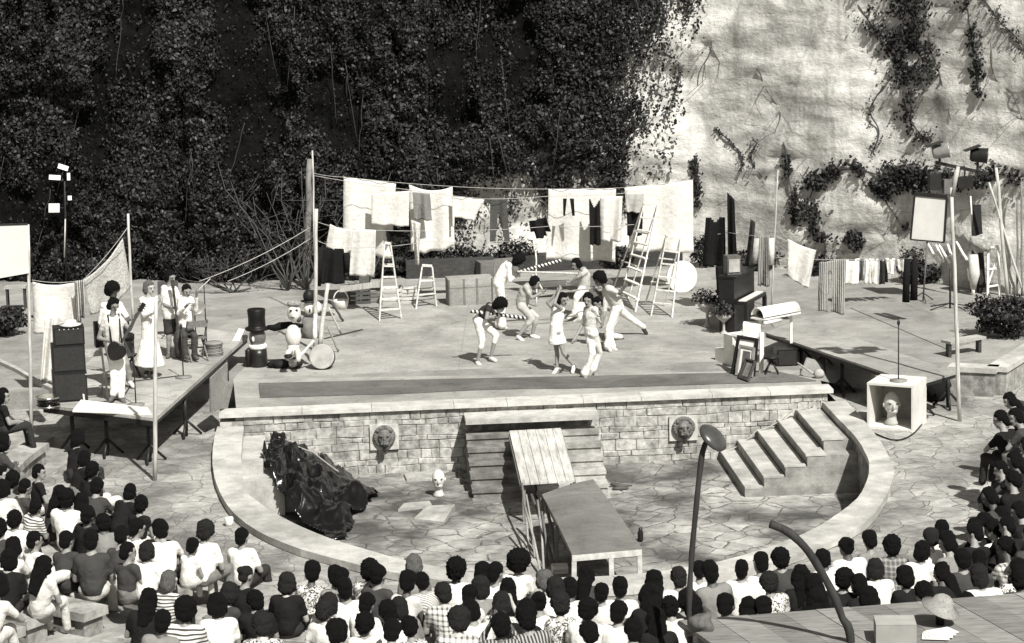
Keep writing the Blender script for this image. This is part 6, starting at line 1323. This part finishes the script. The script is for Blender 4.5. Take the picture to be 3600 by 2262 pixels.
p = G(2770, 1290); t = thing('dark_cabinet', 'black cabinet standing in shade beneath the right deck', 'cabinet', p); MB().box(p+V((0, .25, .17)), (.42, .4, .34)).build('case', PB, t); MB().box(p+V((0, .04, .17)), (.36, .02, .28)).build('door', M(.03, .5), t)
p = G(2712, 1318); t = thing('piano_stool', 'dark stool with splayed legs by the picture frames', 'stool', p)
for a_ in (.6, 2.2, 3.8, 5.4): MB().tube([p+V((0, 0, .3)), p+V((.2*math.cos(a_), .2*math.sin(a_), 0))], .016, 6).build('leg', IRON, t)
MB().lathe(p, [(.03, .28), (.15, .33), (.16, .37), (.01, .38)], 18).build('seat', BLK, t)
p = G(2860, 1330); m = MB(); m.tube([p+V((-.28, .2, .28)), p+V((-.05, .02, .12)), p+V((.05, -.04, .06))], [.015, .02, .03], 7); m.ell(p+V((.1, -.06, .1)), (.12, .08, .1), 10, jit=.3); tag(m.build('broom', M(.4, .8), org=p), 'short broom lying at the stage right corner', 'broom')
# speaker crate with bust and microphone on top
p = G(3130, 1512, ZV); rz = R(-30); mm = Matrix.Rotation(rz, 3, 'Z'); t = thing('open_crate', 'open white box standing on paving with bust inside', 'crate', p); W2 = .44; H2 = .86
PW_ = M(.62, .7, .15, 3, name='whitewashed_board'); P = lambda x, y, z: p+mm @ V((x, y, z))
MB().box(P(0, .4, H2-.02), (W2*2, .84, .04), rz).build('top_board', PW_, t); MB().box(P(0, .4, .02), (W2*2, .84, .04), rz).build('bottom_board', PW_, t)
for sx in (-1, 1): MB().box(P(sx*(W2-.02), .4, H2/2), (.035, .84, H2-.085), rz).build('side_board', PW_, t)
MB().box(P(0, .8, H2/2), (W2*2-.08, .03, H2-.085), rz).build('back_board', M(.3, .8, .2), t); 
bust(P(-.06, .28, .042), 1.35, 'white bald bust inside the open crate', .5)
micstand('tall microphone stand on top of the open white crate', P(.06, .3, H2+.002), 1.05)
p = Y(3300, 1330, G(3240, 1360, .3).y); m = MB(); m.ell(G(3300, 1420, ZV)+V((0, .3, .28)), (.3, .25, .3), 16, jit=.25); tag(m.build('dark_bundle', BLKC, org=G(3300, 1420, ZV)), 'dark cloth bundle under the far end of right deck', 'bundle')
q = [G(3010, 1496, ZV), G(3080, 1530, ZV), G(3150, 1552, ZV), G(3210, 1530, ZV), G(3260, 1470, ZV)]; tag(MB().tube(spline([e+V((0, 0, .02)) for e in q], 20), .014, 6).build('cable', BLK, org=q[0]), 'black cable curling round the open white crate', 'cable')
# floodlight rig on its slim pole
pp = G(3375, 1482, ZV); yr = pp.y; t = thing('floodlight_rig', 'two big floodlights on crossbar atop the slim right pole', 'floodlight', Y(3348, 690, yr)); MB().tube([Y(3347, 690, yr), Y(3368, 585, yr)], .045, 8).build('bracket', M(.4, .6), t)
MB().beam(Y(3290, 572, yr), Y(3475, 612, yr), .06).build('crossbar', IRON, t)
for (a, b, ry, lab) in ((3308, 532, -.15, 1), (3442, 546, .1, 0)):
    c = Y(a, b, yr-.05); mm = Matrix.Rotation(R(90)+ry, 3, 'Y') @ Matrix.Rotation(R(10), 3, 'X'); l = MB().lathe(c, [(.02, -.16), (.1, -.16), (.13, -.12), (.135, .12), (.15, .15), (.12, .15)], 26, mm).build('lamp_housing', IRON if lab == 0 else M(.25, .35, .4, 5, .5), t)
    MB().beam(c+V((-.02, .02, -.1)), c+V((-.02, .02, -.3)), .04).build('yoke', IRON, l); MB().box(c+V((-.14, -.05, .14)), (.3, .2, .02), m=Matrix.Rotation(R(-18), 3, 'Y')).build('barn_door', IRON, l)
for (a, b, w, h) in ((3285, 640, .22, .3), (3390, 640, .3, .2), (3335, 655, .22, .26)): c = Y(a, b, yr+.05); MB().box(c, (w, .12, h), R(10)).build('lamp_box', IRON if a != 3335 else M(.12, .6), t); MB().tube([c, V((c.x, yr, Y(3380, 592, yr).z))], .015, 6).build('hanger', IRON, t)
p = G(3440, 1020); p.y = cl_base(p.x)-.5; 
MB_ = MB(); a = V((p.x-.1, p.y, 0)); MB_.hexa([a+V((-.18, 0, 0)), a+V((.18, 0, 0)), a+V((.18, .06, 0)), a+V((-.18, .06, 0))], [a+V((-.05, .3, 2.0)), a+V((.12, .3, 2.0)), a+V((.12, .36, 2.0)), a+V((-.05, .36, 2.0))]); tag(MB_.build('dark_board', wood(.02), org=a), 'tall narrow black board leaning against the rock', 'board')
# framed panel
p = G(3245, 1060); t = thing('framed_panel', 'pale upright panel with black frame on thin stand', 'panel', p); q = [Y(a, b, p.y) for a, b in ((3200, 842), (3318, 852), (3328, 692), (3215, 681))]
MB().hexa([e for e in q], [e+V((0, -.02, 0)) for e in q]).build('sheet', M(.5, .8, .1, 2), t)
for i, w in ((0, .03), (1, .045), (2, .09), (3, .03)): MB().beam(q[i]+V((0, -.03, 0)), q[(i+1) % 4]+V((0, -.03, 0)), .04, w).build('frame_bar', BLK, t)
MB().tube([p, Y(3260, 846, p.y)], .018, 6).build('shaft', M(.12, .6), t)
for a_ in (.5, 2.6, 4.7): MB().tube([p+V((0, 0, .2)), p+V((.3*math.cos(a_), .3*math.sin(a_), 0))], .012, 5).build('foot', IRON, t)
p = G(3340, 1085); t = thing('low_stand', 'dark low lamp stand with spread feet in the yard', 'stand', p); MB().tube([p, p+V((0, 0, .9))], .022, 6).build('shaft', IRON, t)
for a_ in (.2, 2.3, 3.6, 5.2): MB().tube([p+V((0, 0, .12)), p+V((.55*math.cos(a_), .4*math.sin(a_), .01))], .014, 5).build('foot', IRON, t)
# timbers by the rock
for i, (a, b, c, d) in enumerate(((3262, 858, 3300, 925), (3290, 862, 3318, 922), (3300, 862, 3340, 925), (3330, 860, 3352, 915), (3360, 850, 3400, 915))):
    q = Y(c, d, cl_base(G(c, 1010).x)-1.3); q.z = max(q.z, .03); pole('white slanting batten at the rock foot, %s of five from left' % ordn[i], q, Y(a, b, q.y+.25), r=.035, mat=WH, name='white_batten', cat='batten', group='white battens leaning at the rock')
p = G(3480, 1030); p.y = min(p.y, cl_base(p.x)-.7); t = thing('sawhorse', 'white upright trestle frame standing before the rock', 'trestle', p)
for a, b in ((-.14, -.2), (.14, .2)): MB().beam(p+V((a, 0, 0)), p+V((a*.8, .1, 1.15)), .05).build('leg', WH, t); 
for z in (.2, .6, 1.1): MB().beam(p+V((-.13, .03, z)), p+V((.12, .03, z+.03)), .04).build('bar', WH, t)
MB().beam(p+V((-.13, .02, .25)), p+V((.12, .08, .95)), .035).build('brace', WH, t)
p = p+V((-.45, .1, 0)); t = thing('shaggy_costume', 'shaggy pale headed costume hung by the white trestle', 'costume', p); MB().tube([p+V((0, 0, .15)), p+V((.02, 0, .5)), p+V((.0, 0, .95))], [.06, .13, .1], 12).build('gown', M(.6, .9, .3), t); MB().ell(p+V((.15, 0, 1.2)), (.26, .2, .2), 16, jit=.5).build('wig', M(.3, .95, .5, 14), t); MB().tube([p, p+V((0, 0, .2))], .04, 8).build('stem', WH, t)
# planter wall and plank bench at right
t = thing('planter_wall', 'low cranked stone wall with pale coping at far right', 'wall', G(3450, 1350, ZV)); pts = [G(3338, 1282, .22), G(3505, 1290, .22), G(3660, 1195, .22)]; pts = [V((e.x, e.y, 0)) for e in pts]+[V((G(3660, 1195, .22).x+2.5, G(3660, 1195, .22).y+1.5, 0))]
for a, b in zip(pts, pts[1:]):
    d = (b-a).normalized(); MB().beam(a+V((0, 0, .17)), b+d*.02+V((0, 0, .17)), .42, .1).build('coping', stone(.48, 'coping_stone', 2.5, .25, .3, .45), t); MB().beam(a+d*.03+V((0, 0, -.2)), b-d*.03+V((0, 0, -.2)), .34, .62).build('rubble_face', stone(.36, 'rubble', 5, .5, .8, .7), t)
p = G(3385, 1262); t = thing('plank_bench', 'rough plank seat with dark legs behind the planter wall', 'bench', p); a, b = G(3325, 1255), G(3450, 1235); MB().beam(a+V((0, 0, .3)), b+V((0, 0, .3)), .3, .05).build('seat', wood(.35), t)
for u in (.08, .92): MB().box(a.lerp(b, u)+V((0, 0, .135)), (.06, .25, .27)).build('leg', DKW, t)
# kerb at far left
pts = spline([G(x, y, .08) for x, y in ((-120, 1215), (0, 1272), (60, 1300), (130, 1342), (200, 1372))], 24); m = MB(); l = [e+V((.0, .25, 0)) for e in pts]; m.add(*ring_band([V((e.x, e.y, 0)) for e in pts], [V((e.x, e.y, 0)) for e in l], ZV-.1, .08)); tag(m.build('curved_kerb', stone(.46, 'coping_stone', 2.5, .25, .3, .45), org=pts[0]), 'curved pale kerb behind the band corner at far left', 'kerb')
p = G(60, 1090); t = thing('small_table', 'little dark table on the slope behind the white board', 'table', p); MB().box(p+V((0, 0, .55)), (.5, .4, .04)).build('top', wood(.35), t)
for sx in (-.2, .2):
    for sy in (-.15, .15): MB().box(p+V((sx, sy, .265)), (.04, .04, .53)).build('leg', DKW, t)
# guy ropes and the rope across the pit
line('slack rope sagging from stage corner over the plastic heap', [G(872, 1462, ZR+.03), G(935, 1510, -.35), Y(1018, 1552, -.55), Y(1100, 1590, -.6), G(1240, 1690, ZP+.05)], r=.018, sag=.03, mat=M(.3, .9, name='hemp'), name='rope', cat='rope')
line('hand rope looping beside the right pit steps', [Y(2540, 1590, .1), Y(2660, 1515, .1), Y(2790, 1440, .1), Y(2870, 1405, .1)], r=.012, sag=.07, mat=M(.4, .9, name='hemp'), name='rope', cat='rope')
line('thin guy rope from band corner up to tall pole', [Y(700, 990, 6), Y(1090, 800, 9)], r=.007, sag=.08, name='guy_rope', cat='rope')
line('second thin guy rope below the first at stage left', [Y(800, 990, 6.5), Y(1090, 840, 9)], r=.007, sag=.06, name='guy_rope', cat='rope')
# black plastic heap
poly = [G(*q, ZP) for q in ((960, 1822), (935, 1770), (960, 1700), (1010, 1650), (1100, 1640), (1220, 1690), (1345, 1740), (1300, 1790), (1240, 1830), (1225, 1900), (1150, 1905), (1050, 1850), (960, 1815))]
pk = [(G(1030, 1740, ZP), .78, .5), (G(960, 1770, ZP), .62, .45), (G(1120, 1740, ZP), .42, .5), (G(1250, 1770, ZP), .28, .4), (G(1060, 1820, ZP), .5, .5), (G(970, 1820, ZP), .45, .4), (G(1180, 1840, ZP), .3, .45)]
xs_ = [e.x for e in poly]; ys_ = [e.y for e in poly]; nx = ny = 90; vs = []; fs = []; ids = {}
P2 = [(e.x, e.y) for e in poly]
for j in range(ny+1):
    for i in range(nx+1):
        x = min(xs_)+(max(xs_)-min(xs_))*i/nx; y = min(ys_)+(max(ys_)-min(ys_))*j/ny
        if not inpoly(x+.12*noise.noise(V((x*3, y*3, 0))), y+.12*noise.noise(V((x*3, y*3, 5))), P2): continue
        ed = min(1e9, *[((V((x, y, 0))-V((a[0], a[1], 0))).length) for a in P2]); h = 0
        for c, hh, w in pk: h = max(h, hh*math.exp(-(((x-c.x)**2+(y-c.y)**2)/w**2)))
        for xa, xb, yf, z1 in LSTEP:
            k1 = min(1, max(0, (xb+.22-x)/.24)); k2 = min(1, max(0, (y-yf+.2)/.22)); h = max(h, (z1-ZP+.05)*k1*k1*(3-2*k1)*k2*k2*(3-2*k2))
        rg = (1-abs(noise.noise(V((x*2.4, y*1.8, 1)))*2))**1*.17+(1-abs(noise.noise(V((x*5.5, y*4.5, 3)))*2))**2*.10+.03*noise.noise(V((x*9, y*7, 3)))
        ids[i, j] = len(vs); vs.append((x+.05*noise.noise(V((x*5, y*5, 8))), y+.05*noise.noise(V((x*5, y*5, 11))), ZP+.02+h+max(rg, 0)*min(1, .25+h)))
for j in range(ny):
    for i in range(nx):
        k = [(i, j), (i+1, j), (i+1, j+1), (i, j+1)]
        if all(e in ids for e in k): fs.append(tuple(ids[e] for e in k))
pl = M(.006, .2, .3, 6, .6, .2, name='black_plastic'); o = MB().add(vs, fs, True).build('plastic_sheet', pl, org=poly[0]); tag(o, 'big shiny black plastic sheet heaped in the left of the pit', 'plastic sheet')
sh_ = o.modifiers.new('thick', 'SOLIDIFY'); sh_.thickness = .01
# ------------- foreground: timber platform, props
ZF = 1.6
A, B_ = G(2390, 2196, ZF), G(3680, 2090, ZF); d = (B_-A).normalized(); n_ = V((d.y, -d.x, 0)); t = thing('timber_roof', 'broad weathered timber platform in the right foreground', 'platform', V((A.x, A.y, 0)))
L = (B_-A).length; k = 11
for i in range(k):
    u0, u1 = L*i/k, L*(i+1)/k-.006; sk = .45; q = [A+d*u0+n_*3.2+d*sk*3.2*.3, A+d*u1+n_*3.2+d*sk*3.2*.3, A+d*u1, A+d*u0]; dz = V((0, 0, random.uniform(.04, .05))); MB().hexa([p_ for p_ in q], [p_+dz for p_ in q]).build('plank', wood((.2, .24, .18, .22, .25, .17)[i % 6], 'weathered_plank', 2.4, (1.2, 9, 3)), t)
MB().beam(A+V((.05, -.06, -.06)), B_+V((-.05, -.06, -.06)), .08, .11).build('edge_beam', wood(.15), t)
for u in (.05, .5, .95): q = A.lerp(B_, u)+n_*.15; MB().beam(q-V((0, 0, .12)), V((q.x, q.y, -.2)), .1).build('post', wood(.15), t)
p = G(3155, 2262, ZF+.05); t = thing('cardboard_box', 'plain cardboard box standing on the timber platform', 'box', p); MB().box(p+V((0, .12, .11)), (.44, .36, .22), R(-8)).build('carton', M(.3, .85, .15, 3, name='card'), t)
for sx in (-1, 1): MB().box(p+Matrix.Rotation(R(-8), 3, 'Z') @ V((0, sx*.09, 0))+V((0, .12, .226)), (.44, .172, .006), R(-8)).build('flap', M(.34, .85, .15, 3, name='card'), t)
p = G(3290, 2240, ZF+.055); m = MB()
for i in range(4): m.box(p+V((.03*i, .03*i, .006+.008*i)), (.3, .22, .006), R(-15+12*i))
tag(m.build('paper_sheets', M(.75, .7, .05), org=p), 'loose white papers beside the cardboard box', 'paper')
p = G(3305, 2195, ZF+.05); t = thing('hat_stand', 'tilted pale wide brimmed hat on short dark post', 'hat', p); MB().tube([p, p+V((0, 0, .2))], .05, 12).build('post', BLK, t); mm = Matrix.Rotation(R(20), 3, 'Y') @ Matrix.Rotation(R(14), 3, 'X'); MB().lathe(p+V((0, 0, .18)), [(.01, .02), (.16, .03), (.22, -.0), (.225, .01), (.13, .05), (.115, .12), (.07, .16), (.01, .165)], 28, mm).build('hat', wood(.3, 'straw', 6, (9, 9, 9)), t)
def stalk(label, px_pts, y, rad, name, disc=None):
    q = [Y(a, b, y) for a, b in px_pts]; base = V((q[0].x, q[0].y, 0)); t = thing(name, label, 'lamp post' if disc else 'post', V((q[0].x, y, .35))); MB().tube(spline([V((q[0].x+.02, y, .3))]+q, 40), [rad*(1.0+.25*noise.noise(V((i*.35, 1, 2)))) for i in range(40)], 12).build('stem', wood(.035, 'bark_dark', 3, (6, 6, 1.2)), t)
    if disc:
        c = Y(*disc, y); mm = V((.58, -.40, .70)).to_track_quat('Z', 'Y').to_matrix(); MB().lathe(c, [(.01, .07), (.08, .065), (.16, .03), (.19, -.0), (.185, -.025), (.15, -.015), (.01, -.01)], 32, mm).build('shade', M(.05, .3, .3, 4, .5, name='dark_tin'), t)
yf = G(2428, 2205, ZF-.1).y-.05
stalk('crooked dark post topped by a tilted round tin shade', [(2425, 2230), (2424, 2100), (2432, 1950), (2446, 1800), (2458, 1680), (2472, 1580), (2492, 1545)], yf, .032, 'shade_post', (2508, 1538))
stalk('crooked dark bare post curving left above the crowd', [(2992, 2262), (2960, 2170), (2930, 2090), (2875, 1990), (2830, 1925), (2770, 1870), (2708, 1843)], G(2990, 2262, ZF).y-.1, .045, 'crooked_post')
p = G(2462, 2215, ZF+.05); tag(MB().ell(p+V((0, 0, .08)), (.14, .12, .12), 20, jit=.6).build('root_lump', wood(.1, 'bark', 3, (6, 6, 1)), org=p), 'gnarled dark root lump on the platform corner', 'root')
